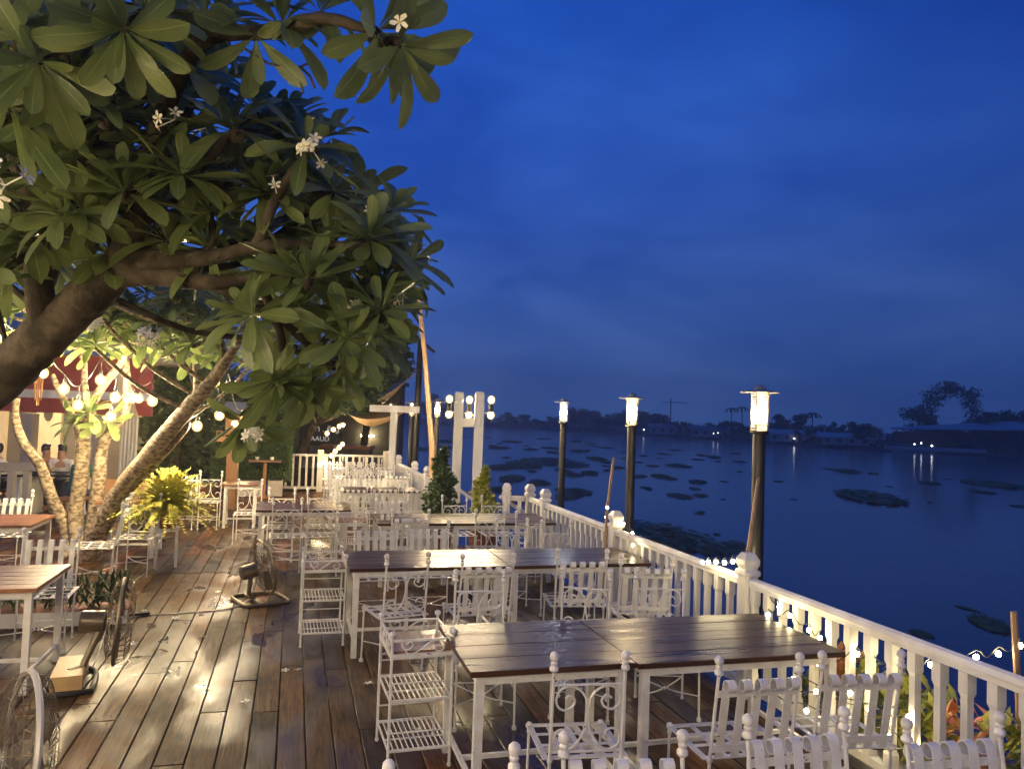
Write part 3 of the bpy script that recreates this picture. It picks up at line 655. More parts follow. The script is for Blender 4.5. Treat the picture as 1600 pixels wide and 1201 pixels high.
chair_xy('scroll', -1.35, 14.25, 176, 'tall scroll-back chair beyond the yellow plant, before the wooden post')
chair_xy('strap', -1.75, 14.3, 184, 'strap-back chair beyond the yellow plant, left of a scroll-back chair')
chair_xy('scroll', -.62, 12.7, 180, 'low scroll-back chair left of the side table, near the yellow lit table')
chair_xy('strap', -3.3, 10.75, 178, 'white strap-back chair at far left beyond the reddish table')
rows = [(12.35, 0, 'before the fourth table row'), (14.25, 180, 'behind the fourth table row'), (15.05, 0, 'before the fifth table row'), (16.7, 180, 'behind the fifth table row'), (17.4, 0, 'before the farthest table row'), (19.0, 180, 'behind the farthest table row')]
for y, a, d in rows:
    for k, (x, kd, s) in enumerate(((.95, 'strap', 'left'), (1.45, 'strap', 'middle'), (1.93, 'scroll' if a else 'strap', 'right'))):
        chair_xy(kd, x + U(-.03, .03), y + U(-.05, .05), a + U(-5, 5), '%s-back chair %s, %s of three' % (kd, d, s))
# ------------------------------------------------------------------ wire stands
def stand():
    t = empty('wire_stand', (0, 0, 0), 0, '', 'plant stand')
    w, d = .18, .22
    for sx in (-1, 1):
        for sy in (-1, 1):
            m_ = MB(); m_.tube([(sx * w, sy * d, .01), (sx * w, sy * d, .765)], .009, 7); m_.ball((sx * w, sy * d, .78), .02, 9, 6); m_.ball((sx * w, sy * d, .014), .014, 7, 4); m_.build('post', 'white', t)
    m_ = MB()
    for z in (.655, .742):
        for s in (-1, 1): m_.bar((-w, s * d, z), (w, s * d, z), .012 if z > .7 else .02, .012 if z > .7 else .024); m_.bar((s * w, -d, z), (s * w, d, z), .012 if z > .7 else .02, .012 if z > .7 else .024)
    m_.build('top_frame', 'white', t, False)
    sc = cat([(-.1, 0, .72), (-.075, 0, .735), (-.06, 0, .715), (-.085, 0, .69), (-.12, 0, .7), (-.125, 0, .73), (-.09, 0, .668), (-.04, 0, .672), (.04, 0, .725), (.09, 0, .735), (.125, 0, .71), (.12, 0, .68), (.085, 0, .675), (.07, 0, .695), (.09, 0, .71)], 3)
    for s in (-1, 1): MB().tube([(p.x, p.y + s * d, p.z) for p in sc], .0045, 5).build('scroll', 'white', t)
    for s in (-1, 1): MB().tube([(s * w, p.x * 1.2, p.z) for p in sc], .0045, 5).build('scroll', 'white', t)
    for k in range(3): MB().box(((k - 1) * .118, 0, .672), (.115, 2 * d - .03, .012)).build('tray_board', 'trayw', t, False)
    for z in (.40, .12):
        m_ = MB()
        for s in (-1, 1): m_.bar((-w, s * d, z), (w, s * d, z), .014, .014); m_.bar((s * w, -d, z), (s * w, d, z), .01, .01)
        for k in range(11): x = -w + .03 + k * .03; m_.tube([(x, -d, z + .004), (x, d, z + .004)], .004, 5)
        m_.bar((-w, -d * .2, z - .006), (w, -d * .2, z - .006), .01, .008); m_.build('shelf', 'white', t, False)
        for s in (-1, 1): MB().tube([(-w, s * d, z + .1), (w, s * d, z + .1)], .005, 5).build('guard_rail', 'white', t)
    reg(t); return t
ST = stand()
place(ST, (.77, 4.71, .002), R_(2), 'white wire stand with tray at the left end of the nearest table')
place(ST, (.31, 7.18, .002), R_(1), 'white wire stand with tray at the left end of the second table row')
place(ST, (.765, 10.08, .002), R_(-2), 'white wire stand with tray at the left end of the third table row')
random.seed(21)
# ------------------------------------------------------------------ plumeria trees
def leaf_mesh(curl, wid, twist):
    st = [(0, .012), (.08, .018), (.25, .07), (.45, .118), (.65, .15), (.82, .15), (.94, .098), (1, .012)]
    v = []; uv = []; f = []
    for i, (s, w) in enumerate(st):
        z = -curl * s * s; y = s * (1 - .12 * curl * s)
        tw = twist * s
        for k, (u, a) in enumerate(((0, -1), (.5, 0), (1, 1))):
            xx = a * w * wid; zz = z + (abs(a) * w * .32) + xx * tw; v.append((xx, y, zz)); uv.append((u, s))
    for i in range(len(st) - 1):
        for k in (0, 1): a = i * 3 + k; f.append((a, a + 1, a + 4, a + 3))
    return v, f, uv
LV = [leaf_mesh(c, w, t) for c, w, t in ((.1, 1, .1), (.28, 1.08, -.15), (.45, .95, .2), (.2, .85, -.25), (-.05, 1.05, .1))]
LM = []
for v, f, uv in LV:
    q = MB(); q.add(v, f); q.uv = uv; LM.append(q.mesh('leaf', M['leaf'], True, 80))
def flower(mb, my, c, nrm, s):
    nrm = nrm.normalized(); a = nrm.orthogonal().normalized(); b = nrm.cross(a); o = U(0, 6)
    for k in range(5):
        t = o + k * 1.2566; d = a * math.cos(t) + b * math.sin(t); e = nrm.cross(d)
        mb.add([c, c + d * s * .5 + e * s * .3 + nrm * s * .2, c + d * s + e * s * .12 + nrm * s * .22, c + d * s * .92 - e * s * .2 + nrm * s * .14, c + d * s * .45 - e * s * .18 + nrm * s * .14], [(0, 1, 2, 3, 4)])
    my.ball(c + nrm * s * .08, s * .16, 6, 3)
class Tree:
    def __init__(s, name, label, base, bark):
        s.t = empty(name, base, 0, label, 'tree'); s.base = Vector(base); s.leaves = []; s.trunk = MB(); s.nodes = []; s.bark = bark; s.fl = []
    def limb(s, pts, rs, n=9, sub=5):
        p = cat(pts, sub); N = len(p); r = []
        for i in range(N):
            q = i / (N - 1) * (len(rs) - 1); k = min(int(q), len(rs) - 2); r.append((rs[k] + (rs[k + 1] - rs[k]) * (q - k)) * U(.95, 1.07))
        s.trunk.tube([x - s.base for x in p], r, n); s.nodes += p
    def ros(s, c, axis, n, size, twig=True, droop=.3):
        axis = axis.normalized(); c = Vector(c)
        if twig and s.nodes:
            q = min(s.nodes, key=lambda p: (p - c).length + (0 if p.z < c.z + .3 else .5)); L = (c - q).length
            if L > .05:
                mid = (q + c) / 2 + Vector((U(-.06, .06), U(-.06, .06), -.08 * L)); s.trunk.tube([x - s.base for x in cat([q, mid, c - axis * .05, c], 3)], [.024] * 6 + [.02] * 3 + [.018], 6)
        a = axis.orthogonal().normalized(); b = axis.cross(a); o = U(0, 6.28)
        for k in range(n):
            t = (k + .5) / n; az = o + k * 2.39996 + U(-.2, .2); el = R_(18 + 82 * t + U(-10, 10))
            d = axis * math.cos(el) + (a * math.cos(az) + b * math.sin(az)) * math.sin(el) + Vector((0, 0, -droop * t))
            d.normalize(); z = axis - d * axis.dot(d)
            z = z.normalized() if z.length > .05 else d.orthogonal().normalized()
            z = (Matrix.Rotation(U(-.35, .35), 3, d) @ z); x = d.cross(z)
            l = size * U(.75, 1.12) * (.6 + .4 * min(1, t * 2.2))
            m = Matrix((x * l, d * l, z * l)).transposed().to_4x4(); m.translation = c + d * .02 - s.base
            s.leaves.append((m, random.randrange(5)))
    def flowers(s, c, axis, n, r=.09, sz=.04):
        mb, my = MB(), MB(); c = Vector(c)
        for _ in range(n):
            d = (axis.normalized() + Vector((U(-1, 1), U(-1, 1), U(-1, 1))) * .9).normalized(); q = c + d * r * U(.5, 1.1); flower(mb, my, q - s.base, d, sz)
            mb.tube([c - s.base, q - s.base], .003, 4)
        f = mb.build('flower_cluster', 'petal', s.t, False); my.build('flower_hearts', 'petaly', f, True)
    def done(s):
        s.trunk.build('trunk', s.bark, s.t, True, 60)
        def key(L):
            p = L[0] @ Vector((0, .6, 0)) + s.base; v = vis(p); return v if v > 0 else 999
        s.leaves.sort(key=key)
        for m, k in s.leaves[:300]: link('leaf', LM[k], s.t, mtx=m)
        mb = MB(); mb.uv = []
        for m, k in s.leaves[300:]:
            v, f, uv = LV[k]; mb.add([m @ Vector(q) for q in v], f); mb.uv += uv
        if mb.v: o = mb.build('crown', 'leaf', s.t, True, 80); o['kind'] = 'stuff'
def sd(a, k=1, m=.3, up=0): return RT * (math.cos(R_(a)) * k) + UP * (math.sin(R_(a)) * k) - FW * m + Vector((0, 0, up))
b0 = P(-120, 700, 5.3)
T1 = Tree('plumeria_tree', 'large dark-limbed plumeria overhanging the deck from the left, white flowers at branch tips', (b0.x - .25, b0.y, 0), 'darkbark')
T1.limb([(b0.x - .25, b0.y, -.1), (b0.x - .18, b0.y, .8), b0, P(0, 592, 5.3), P(75, 520, 5.2), P(150, 452, 5.1), P(192, 408, 5.0)], [.26, .21, .18, .16, .15, .135, .1], 16, 8)
T1.limb([P(185, 418, 5.0), P(213, 350, 4.8), P(218, 285, 4.6), P(255, 180, 4.2), P(315, 66, 3.7), P(420, 50, 3.45), P(505, 30, 3.3), P(570, 45, 3.3)], [.11, .08, .06, .05, .04, .034, .028, .02])
T1.limb([P(180, 425, 5.0), P(245, 428, 4.9), P(320, 441, 4.7), P(400, 432, 4.5), P(452, 428, 4.4)], [.1, .07, .05, .035, .02])
T1.limb([P(185, 412, 5.0), P(255, 405, 4.8), P(330, 402, 4.6), P(400, 385, 4.4), P(490, 382, 4.3), P(572, 385, 4.2)], [.1, .06, .045, .035, .028, .02])
T1.limb([P(68, 525, 5.2), P(60, 430, 5.0), P(55, 330, 4.8), P(110, 230, 4.5), P(165, 185, 4.2)], [.1, .08, .06, .04, .02])
T1.limb([P(218, 290, 4.6), P(300, 270, 4.3), P(365, 205, 4.2)], [.05, .035, .02])
T1.limb([P(400, 388, 4.4), P(432, 310, 4.3), P(478, 240, 4.2)], [.035, .028, .02])
T1.limb([P(330, 440, 4.7), P(430, 490, 4.7), P(530, 500, 4.7), P(560, 500, 4.7)], [.05, .035, .026, .02])
T1.limb([P(405, 434, 4.5), P(440, 530, 4.7), P(430, 590, 4.8)], [.03, .026, .02])
T1.limb([P(430, 492, 4.7), P(500, 560, 4.9), P(480, 600, 4.9)], [.03, .024, .02])
T1.limb([P(55, 335, 4.8), P(20, 200, 4.4), P(60, 80, 3.9), P(190, 40, 3.4)], [.06, .05, .035, .02])
man = [(588, 48, 3.25, -40, 18, .33), (625, 70, 3.2, -60, 10, .32), (440, 42, 3.4, 60, 14, .3), (400, 55, 3.45, -90, 8, .3), (365, 205, 4.15, 80, 20, .33), (478, 232, 4.15, 50, 20, .32), (578, 375, 4.15, 70, 24, .34), (640, 410, 4.4, 20, 14, .3), (455, 425, 4.3, 80, 20, .33), (285, 275, 4.1, 80, 20, .33), (195, 300, 4.1, 95, 20, .33), (168, 185, 4.0, 100, 18, .33), (195, 45, 3.2, -80, 16, .36), (60, 95, 3.3, -60, 14, .34), (15, 170, 3.5, 0, 16, .34), (110, 120, 3.6, 60, 16, .34), (290, 110, 3.9, 80, 18, .33), (320, 30, 3.6, 70, 16, .32), (230, 20, 3.4, 80, 16, .33), (540, 500, 4.65, 30, 20, .32), (590, 520, 4.8, 0, 18, .32), (430, 590, 4.75, -60, 20, .33), (480, 600, 4.9, -50, 18, .32), (530, 570, 5.0, -40, 18, .32), (50, 375, 4.6, 90, 18, .33), (110, 260, 4.3, 90, 16, .32), (30, 60, 3.4, 60, 16, .34), (520, 300, 4.5, 30, 16, .3), (545, 420, 4.6, 0, 18, .32), (410, 300, 4.5, 70, 18, .32), (330, 330, 4.7, 80, 18, .32), (240, 200, 4.5, 70, 18, .33), (130, 30, 3.6, 60, 16, .33), (600, 440, 4.7, -20, 18, .31), (610, 330, 4.5, 50, 14, .3), (385, 650, 5.2, -80, 18, .32), (500, 20, 3.4, 60, 14, .3), (400, 170, 4.6, 60, 16, .3), (440, 190, 4.7, 50, 14, .28)]
for px, py, f, a, n, sz in man: T1.ros(P(px, py, f), sd(a, 1, .45, .35), n, sz)
import itertools
poly = [(-80, -60), (360, -60), (340, 90), (400, 180), (540, 220), (560, 290), (640, 370), (645, 450), (610, 520), (520, 590), (420, 560), (330, 470), (200, 440), (100, 420), (-80, 470)]
def inside(x, y):
    c = False
    for (x1, y1), (x2, y2) in zip(poly, poly[1:] + poly[:1]):
        if (y1 > y) != (y2 > y) and x < (x2 - x1) * (y - y1) / (y2 - y1) + x1: c = not c
    return c
cnt = 0
while cnt < 150:
    x, y = U(-80, 650), U(-60, 590)
    if not inside(x, y): continue
    f = U(4.6, 6.8); T1.ros(P(x, y, f), Vector((U(-.7, .7), U(-.7, .7), U(.35, 1.1))), random.choice((14, 16, 18)), U(.28, .34), cnt % 2 == 0); cnt += 1
cnt = 0
while cnt < 52:
    x, y = U(-60, 640), U(-40, 560)
    if not inside(x, y): continue
    T1.ros(P(x, y, U(4.0, 5.2)), sd(U(30, 150), .8, U(.5, 1.0), .3), random.choice((16, 18, 20)), U(.28, .34), cnt % 2 == 0); cnt += 1
for px, py, f, n, sz in ((490, 237, 3.95, 9, .036), (632, 42, 3.1, 2, .04), (273, 187, 3.8, 3, .036), (432, 302, 4.1, 2, .036), (557, 492, 4.4, 7, .036), (628, 485, 4.3, 4, .034), (400, 682, 5.0, 8, .036), (8, 290, 2.9, 5, .045), (573, 322, 4.4, 2, .03)):
    T1.flowers(P(px, py, f), -FW + Vector((0, 0, .5)), n, .085, sz)
# bare forked twig against the sky
for pts in ([(372, 70), (420, 100), (462, 108), (480, 100), (503, 115)], [(462, 108), (468, 125), (474, 145)], [(470, 105), (485, 120), (492, 138)]):
    T1.trunk.tube([P(a, b, 3.45) - T1.base for a, b in pts], .006, 5)
T1.done()
B2 = at(112, 872, 0)
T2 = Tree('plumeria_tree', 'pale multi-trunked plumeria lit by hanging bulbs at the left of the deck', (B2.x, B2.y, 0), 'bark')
q0 = Vector((B2.x, B2.y, -.05)); f2 = 10.35
T2.limb([q0, P(108, 838, f2), P(80, 775, f2 - .1), P(62, 725, f2 - .2), P(36, 690, f2 - .3), P(24, 650, f2 - .3), P(26, 622, f2 - .3)], [0.129, 0.099, 0.072, 0.068, 0.057, 0.046, 0.042], 10)
T2.limb([q0 + Vector((.1, .05, 0)), P(118, 805, f2), P(126, 750, f2), P(130, 700, f2), P(130, 672, f2)], [0.114, 0.099, 0.095, 0.091, 0.091], 10)
T2.limb([P(130, 680, f2), P(108, 640, f2), P(88, 600, f2), P(82, 585, f2)], [0.068, 0.046, 0.038, 0.030], 8)
T2.limb([P(132, 680, f2), P(142, 635, f2), P(165, 597, f2), P(190, 565, f2 - .2), P(200, 520, f2 - .3)], [0.076, 0.065, 0.053, 0.046, 0.034], 8)
T2.limb([P(138, 640, f2), P(132, 600, f2 + .2), P(130, 560, f2 + .2), P(110, 510, f2)], [0.053, 0.042, 0.038, 0.030], 8)
T2.limb([q0 + Vector((.22, -.05, 0)), P(146, 815, f2), P(155, 745, f2), P(160, 700, f2), P(172, 675, f2), P(195, 645, f2), P(198, 590, f2), P(190, 520, f2), P(180, 470, f2)], [0.114, 0.091, 0.084, 0.076, 0.061, 0.053, 0.049, 0.046, 0.034], 10)
T2.limb([q0 + Vector((.25, -.2, 0)), P(150, 840, f2 - .4), P(188, 768, f2 - .6), P(240, 702, f2 - .9), P(292, 640, f2 - 1.2), P(335, 590, f2 - 1.5), P(388, 512, f2 - 1.9)], [0.129, 0.122, 0.114, 0.106, 0.099, 0.076, 0.023], 11)
T2.limb([P(188, 775, f2 - .55), P(240, 722, f2 - .7), P(285, 672, f2 - .9), P(292, 655, f2 - .9)], [0.076, 0.068, 0.061, 0.038], 9)
T2.limb([P(330, 595, f2 - 1.5), P(350, 560, f2 - 1.6), P(345, 520, f2 - 1.7), P(360, 490, f2 - 1.8)], [0.046, 0.034, 0.030, 0.023], 7)
for px, py, f, a, n, sz in ((140, 645, 10.0, 90, 20, .36), (118, 655, 10.2, 160, 12, .34), (165, 655, 10.0, -60, 8, .34), (300, 535, 8.2, 100, 20, .36), (335, 515, 8.3, 80, 20, .36), (250, 500, 8.6, 100, 20, .36), (205, 485, 8.8, 90, 20, .36), (165, 500, 9.0, 90, 18, .36), (100, 505, 9.2, 100, 18, .36), (40, 480, 9.0, 90, 20, .38), (360, 480, 8.0, 70, 18, .34), (390, 500, 7.9, 40, 20, .34), (280, 470, 8.4, 80, 18, .36), (230, 460, 8.9, 90, 18, .36), (130, 460, 9.2, 90, 18, .36), (60, 440, 9.0, 90, 18, .36), (420, 545, 7.6, 0, 18, .33), (10, 520, 9.4, 120, 16, .36), (350, 440, 8.2, 80, 18, .34), (180, 440, 9.0, 80, 18, .36)):
    T2.ros(P(px, py, f), sd(a, 1, .5, .3), n, sz)
cnt = 0
while cnt < 34:
    x, y = U(-60, 430), U(410, 560)
    if y > 470 + .22 * max(0, x - 60) + 40: continue
    T2.ros(P(x, y, U(8.2, 10.2)), Vector((U(-.6, .6), U(-.8, .3), U(.4, 1.1))), 18, U(.33, .38)); cnt += 1
for px, py in ((60, 520), (90, 535), (120, 525), (150, 540), (180, 520), (210, 538), (235, 520), (265, 530), (75, 500), (135, 498), (200, 500)): T2.ros(P(px, py, U(8.8, 9.6)), sd(U(60, 120), .8, .6, .3), 18, .36)
for px, py, f, n in ((152, 510, 8.5, 16), (228, 530, 8.3, 10), (240, 528, 8.2, 8)): T2.flowers(P(px, py, f), -FW + Vector((0, 0, .4)), n, .13, .05)
T2.done()
# ------------------------------------------------------------------ background fine-leaved trees
def fine_tree(label, base, blobs, n, size, m='green_fine', name='feathery_tree'):
    t = empty(name, base, 0, label, 'tree'); mb = MB(); B = Vector(base)
    leaf_cloud(mb, [(Vector(c) - B, r) for c, r in blobs], n, size); mb.build('crown', m, t, False)
    tr = MB(); c0 = sum((Vector(c) for c, r in blobs), Vector()) / len(blobs) - B
    tr.tube(cat([(0, 0, -.05), (c0.x * .3, c0.y * .3, c0.z * .4), (c0.x * .8, c0.y * .8, c0.z * .8)], 4), [.16, .15, .14, .13, .12, .11, .1, .08, .06], 8)
    for c, r in blobs[::2]: tr.tube([c0 * .6, (Vector(c) - B)], [.05, .015], 5)
    tr.build('trunk', 'darkbark', t)
def blobs(lst, f, d=1.2): return [(P(x, y, f + U(-.8, .8)), (rx * f / FPX, d, ry * f / FPX)) for x, y, rx, ry in lst]
fine_tree('dark feathery tree behind the plumeria, left of the hedge', at(270, 762, 0), blobs([(240, 570, 45, 40), (290, 610, 55, 50), (250, 650, 45, 40), (320, 660, 50, 40), (300, 560, 60, 40), (270, 700, 50, 35), (340, 600, 50, 45), (230, 620, 40, 60), (330, 700, 40, 40)], 20), 900, .1)
fine_tree('small-leaved tree whose lit drooping twigs hang before the dark building', at(455, 752, 0), blobs([(470, 610, 45, 35), (520, 620, 45, 30), (560, 600, 50, 40), (440, 640, 40, 40), (590, 560, 40, 50), (600, 520, 35, 45), (540, 560, 50, 50), (445, 668, 18, 16), (560, 632, 30, 12)], 21), 900, .1)
fine_tree('dark slender tree beside the tan shade sail', at(575, 745, 0) + Vector((0, 3, 0)), blobs([(610, 530, 32, 40), (620, 570, 28, 30), (590, 500, 40, 40), (570, 590, 30, 30)], 25), 500, .12, 'dark_fol')
# ------------------------------------------------------------------ lamps on posts
def post_lamp(px, f, cool=False, label='', py=640):
    q = P(px, py, f); x, y = q.x, q.y; zt = 2.05 + .17
    t = empty('post_lamp', (x, y, WZ), 0, label, 'lamp', 'post lamps along the river edge'); h = zt - WZ
    m_ = MB(); m_.tube([(0, 0, -.5), (0, 0, h - .23)], [.055, .05], 14); m_.build('post', 'post', t)
    m_ = MB(); m_.lathe([(.06, h - .235), (.075, h - .225), (.075, h - .205), (.06, h - .2)], n=14); m_.build('collar', 'post', t)
    m_ = MB(); m_.lathe([(.15, h + .1), (.153, h + .108), (.05, h + .128), (.048, h + .14), (.035, h + .16), (.002, h + .168)], n=20); m_.build('cap', 'hat', t)
    m_ = MB()
    for k in range(4):
        a = k * math.pi / 2 + .6; m_.tube([(.068 * math.cos(a), .068 * math.sin(a), h - .21), (.068 * math.cos(a), .068 * math.sin(a), h + .11)], .0065, 5)
    for z in (-.19, -.16, .06, .085): m_.tube([(.068 * math.cos(k * .4488), .068 * math.sin(k * .4488), h + z) for k in range(14)], .0045, 4, True)
    m_.build('cage', 'hat', t)
    m_ = MB(); m_.lathe([(.058, h - .2), (.058, h + .1)], n=14); m_.build('glass', 'glass', t)
    m_ = MB(); m_.lathe([(.02, h - .2), (.02, h - .14)], n=8); m_.build('socket', 'hat', t)
    m_ = MB(); m_.ball((0, 0, h - .065), .038, 10, 6, 1.35); m_.build('bulb', 'lampc' if cool else 'lampw', t)
    return t
post_lamp(1187, 6.2, False, 'nearest tall post lamp with warm light and wide cap, right of the others')
post_lamp(988, 8.9, False, 'warm tall post lamp in the middle of the three near the railing')
post_lamp(881, 12, True, 'cool white tall post lamp, left of the three near the railing')
post_lamp(683, 15.7, False, 'warm post lamp just left of the twin white posts', 655)
post_lamp(643, 18.9, False, 'small warm post lamp beside the white canopy post', 652)
post_lamp(610, 22.3, False, 'farthest warm post lamp under the shade sail', 652)
BULB = MB().ball((0, 0, 0), .031, 10, 6, 1.15).mesh('bulb', M['bulb'])
GLOBE = MB().ball((0, 0, .004), .062, 14, 8, 1.12).mesh('halo_glass_globe', M['globe'])
SBULB = MB().ball((0, 0, 0), .0145, 8, 5, 1.1).mesh('bulb', M['bulbs'])
FBULB = MB().ball((0, 0, 0), .031, 10, 6, 1.15).mesh('bulb', M['bulbf'])
SOCK = MB().lathe([(.016, 0), (.022, .02), (.02, .06), (.008, .075)], n=8).mesh('socket', M['cable'])
# twin white posts with lamps
for px, lab in ((718, 'white square lamp post of the river stairs, left of two'), (750, 'white square lamp post of the river stairs, right of two')):
    q = P(px, 612, 12.7 if px == 718 else 12.6); t = empty('lamp_pillar', (q.x, q.y, -1.2), R_(-12), lab, 'post')
    MB().lathe(sq([(.075, 0), (.075, q.z + 1.02), (.068, q.z + 1.03), (.068, q.z + 1.06), (.075, q.z + 1.07), (.075, q.z + 1.17), (.06, q.z + 1.2)]), n=4, mtx=Q45).build('pillar', 'wwood', t, False)
    for k, dx in enumerate((-.16, .17) if px == 718 else (.19,)):
        z = q.z + .98
        a = MB(); a.tube([(dx * .4, -.03, z - .12), (dx, -.03, z - .12)], .012, 6); a.lathe([(.035, z - .1), (.04, z - .08), (.04, z + .02), (.035, z + .03)], (dx, -.03, 0), 10); arm = a.build('bracket', 'post', t)
        [(link('bulb', BULB, t, (dx, -.03, zz_)), link('halo_glass_globe', GLOBE, t, (dx, -.03, zz_))) for zz_ in (z + .09, z - .16)]
q1, q2 = P(718, 660, 12.7), P(750, 660, 12.6)
tag(MB().bar(q1 - Vector((0, .09, 0)), q2 - Vector((0, .09, 0)), .05, .14).build('crossboard', 'wwood', None, False), 'white board joining the twin lamp posts below their bulbs', 'board')
# stair hand rails going down to the river
for k, (a, b, lab) in enumerate((((2.55, 12.25, .9), (4.2, 12.3, -.2), 'white stair handrail sloping to the river behind the left shrub'), ((2.98, 11.05, .88), (4.6, 11.4, -.1), 'white stair handrail sloping to the river behind the right shrub'))):
    t = empty('stair_handrail', (a[0], a[1], 0), 0, lab, 'handrail'); A_ = Vector(a); B_ = Vector(b); O_ = Vector((a[0], a[1], 0))
    MB().bar(A_ - O_, B_ - O_, .06, .05).build('rail', 'wwood', t, False)
    for s in (.3, .65, 1): q = A_.lerp(B_, s) - O_; MB().box((q.x, q.y, q.z - .5), (.05, .05, 1)).build('baluster', 'wwood', t, False)
t = empty('river_stairs', (3.25, 11.6, 0), 0, 'wooden stairs leading from the deck down to the river', 'stairs')
for k in range(9): MB().box((.2 + k * .26, 0, -.17 - k * .19), (.27, 1.0, .04)).build('step', 'slab', t, False)
# ------------------------------------------------------------------ hanging string bulbs, some rows added out of view for light
def string(name, label, pts, mesh=BULB, drop=.2, slack=.05, lead=None, dz=.05, cable='cable'):
    o = Vector(pts[0]); t = empty(name, o, 0, label, 'string lights'); ps = [Vector(p) for p in pts]
    cab = [p + Vector((0, 0, drop * U(.6, 1.3) if drop else .04)) for p in ps]
    full = []
    for i, p in enumerate(cab):
        full.append(p)
        if i < len(cab) - 1: full.append((p + cab[i + 1]) / 2 - Vector((0, 0, slack)))
    if lead: full = [Vector(lead[0])] + full + [Vector(lead[1])]
    m_ = MB(); m_.tube([p - o for p in cat(full, 3)], .006 if mesh is BULB else .0035, 5)
    for p, c in zip(ps, cab):
        if drop: m_.tube([c - o, p - o + Vector((0, 0, dz))], .004, 4)
    m_.build('cable', cable, t)
    for p in ps:
        link('bulb', mesh, t, p - o)
        if mesh in (BULB, FBULB): link('halo_glass_globe', GLOBE, t, p - o)
        if mesh is BULB: link('socket', SOCK, t, p - o + Vector((0, 0, .055)))
    return t
string('string_lights', 'string of bare warm bulbs hung through the pale plumeria trunks', [P(3, 526, 8.6), P(67, 583, 9), P(100, 608, 9.2), P(122, 633, 9.3), P(157, 594, 9.5), P(180, 621, 9.4), P(173, 651, 9.4), P(207, 622, 9.6), P(238, 627, 9.6)], drop=.28)
string('string_lights', 'string of warm bulbs from the leaning trunk toward the spirit house', [P(217, 623, 11), P(265, 546, 11.5), P(283, 561, 11.5), P(308, 666, 9.6), P(343, 649, 10), P(337, 598, 12), P(355, 604, 12), P(367, 662, 13), P(381, 655, 14)], drop=.25)
string('string_lights', 'cluster of small bulbs around the wooden spirit house post', [P(360, 698, 16), P(368, 704, 16), P(372, 697, 16), P(383, 699, 16), P(356, 706, 16)], drop=.12, mesh=FBULB)
string('string_lights', 'slanting row of bright bulbs before the dark end building', [P(511, 677, 20), P(521, 671, 20.5), P(530, 666, 21), P(536, 664, 21.3), P(518, 712, 18.6), P(524, 705, 19), P(530, 699, 19.5), P(535, 694, 20), P(500, 726, 18), P(507, 722, 18.3)], drop=.1, mesh=FBULB)
string('string_lights', 'added row of unseen warm bulbs along the left side of the deck, beside the camera', [(-3.3, 3.6, 2.15), (-3.35, 2.7, 2.1), (-3.3, 1.8, 2.1), (-3.2, .9, 2.1), (-3.1, 0, 2.15), (-2.4, .6, 2.25), (-1.7, -.4, 2.3), (-2.2, 1.0, 2.3)], drop=.5)  # added off-frame light for the deck and near leaves
string('string_lights', 'added row of unseen warm bulbs beside the dark limb, out past the left edge', [(-3.5, 4.7, 2.05), (-3.8, 5.6, 2.0), (-3.9, 6.6, 2.05), (-3.3, 5.1, 2.6)], drop=.4)  # added out of view to light the canopy from below left
string('string_lights', 'added row of unseen warm bulbs overhead behind the camera', [(-3.6, .4, 2.95), (-2.6, -.6, 2.9), (-1.5, -1.3, 2.9), (-.3, -1.7, 2.9), (.9, -1.8, 2.9), (2.1, -1.5, 2.9)], drop=.15)  # added unseen front light for the near furniture
t = empty('added_bulb_pole', (3.2, -1.2, 0), 0, 'added unseen pole carrying the overhead bulbs behind the camera', 'pole'); MB().tube([(0, 0, 0), (0, 0, 3.1)], .03, 8).build('pole', 'post', t)  # made-up support for the added bulbs, out of view
# river-side fairy lights
string('fairy_lights', 'small bulbs looped from a bamboo stick beyond the middle railing post', [P(949, 793, 8.4), P(947, 807, 8.4), P(960, 803, 8.3), P(974, 818, 8.2), P(988, 833, 8.0), P(1001, 842, 7.8), P(989, 851, 7.6)], SBULB, 0)
string('fairy_lights', 'small bulbs in a level row ending at the near lamp bamboo', [P(1098, 878, 6.2), P(1107, 878, 6.1), P(1119, 878, 6.05), P(1132, 879, 6.0), P(1145, 877, 5.95), P(1158, 874, 5.9)], SBULB, 0)
string('fairy_lights', 'small bulbs hanging behind the near railing balusters', [P(1200, 932, 5.6), P(1217, 946, 5.4), P(1200, 960, 5.3), P(1234, 961, 5.2), P(1264, 984, 5.0), P(1281, 996, 4.9), P(1280, 1038, 4.7), P(1339, 1021, 4.7), P(1358, 1029, 4.6), P(1400, 1037, 4.5), P(1424, 1038, 4.4), P(1454, 1038, 4.35), P(1525, 1026, 4.3), P(1560, 1021, 4.25), P(1594, 1008, 4.2)], SBULB, 0)
string('fairy_lights', 'small bulbs, some added for light, low among the plants outside the railing', [P(1328, 1082, 4.5), P(1195, 1075, 4.9), P(1260, 1110, 4.7), P(1390, 1150, 4.3), P(1445, 1175, 4.2), P(1300, 1160, 4.5), P(1275, 1080, 4.75), P(1360, 1110, 4.45), P(1420, 1120, 4.25), P(1240, 1060, 4.9)], SBULB, 0)  # several of these bulbs are added to brighten the plants
def bamboo(pts, r, label):
    o = Vector(pts[0]); tag(MB().tube([Vector(p) - o for p in pts], r, 7).build('bamboo_pole', 'bamboo', None, loc=o), label, 'pole')
bamboo([P(1168, 900, 5.9) - Vector((0, 0, 1.5)), P(1168, 870, 5.9), P(1196, 668, 6.3)], [.02, .018, .012], 'thin bamboo pole leaning against the nearest lamp post')
bamboo([P(945, 830, 8.4) - Vector((0, 0, 2)), P(948, 800, 8.4), P(959, 715, 8.5)], [.02, .018, .014], 'short bamboo stick left of the middle lamp post')
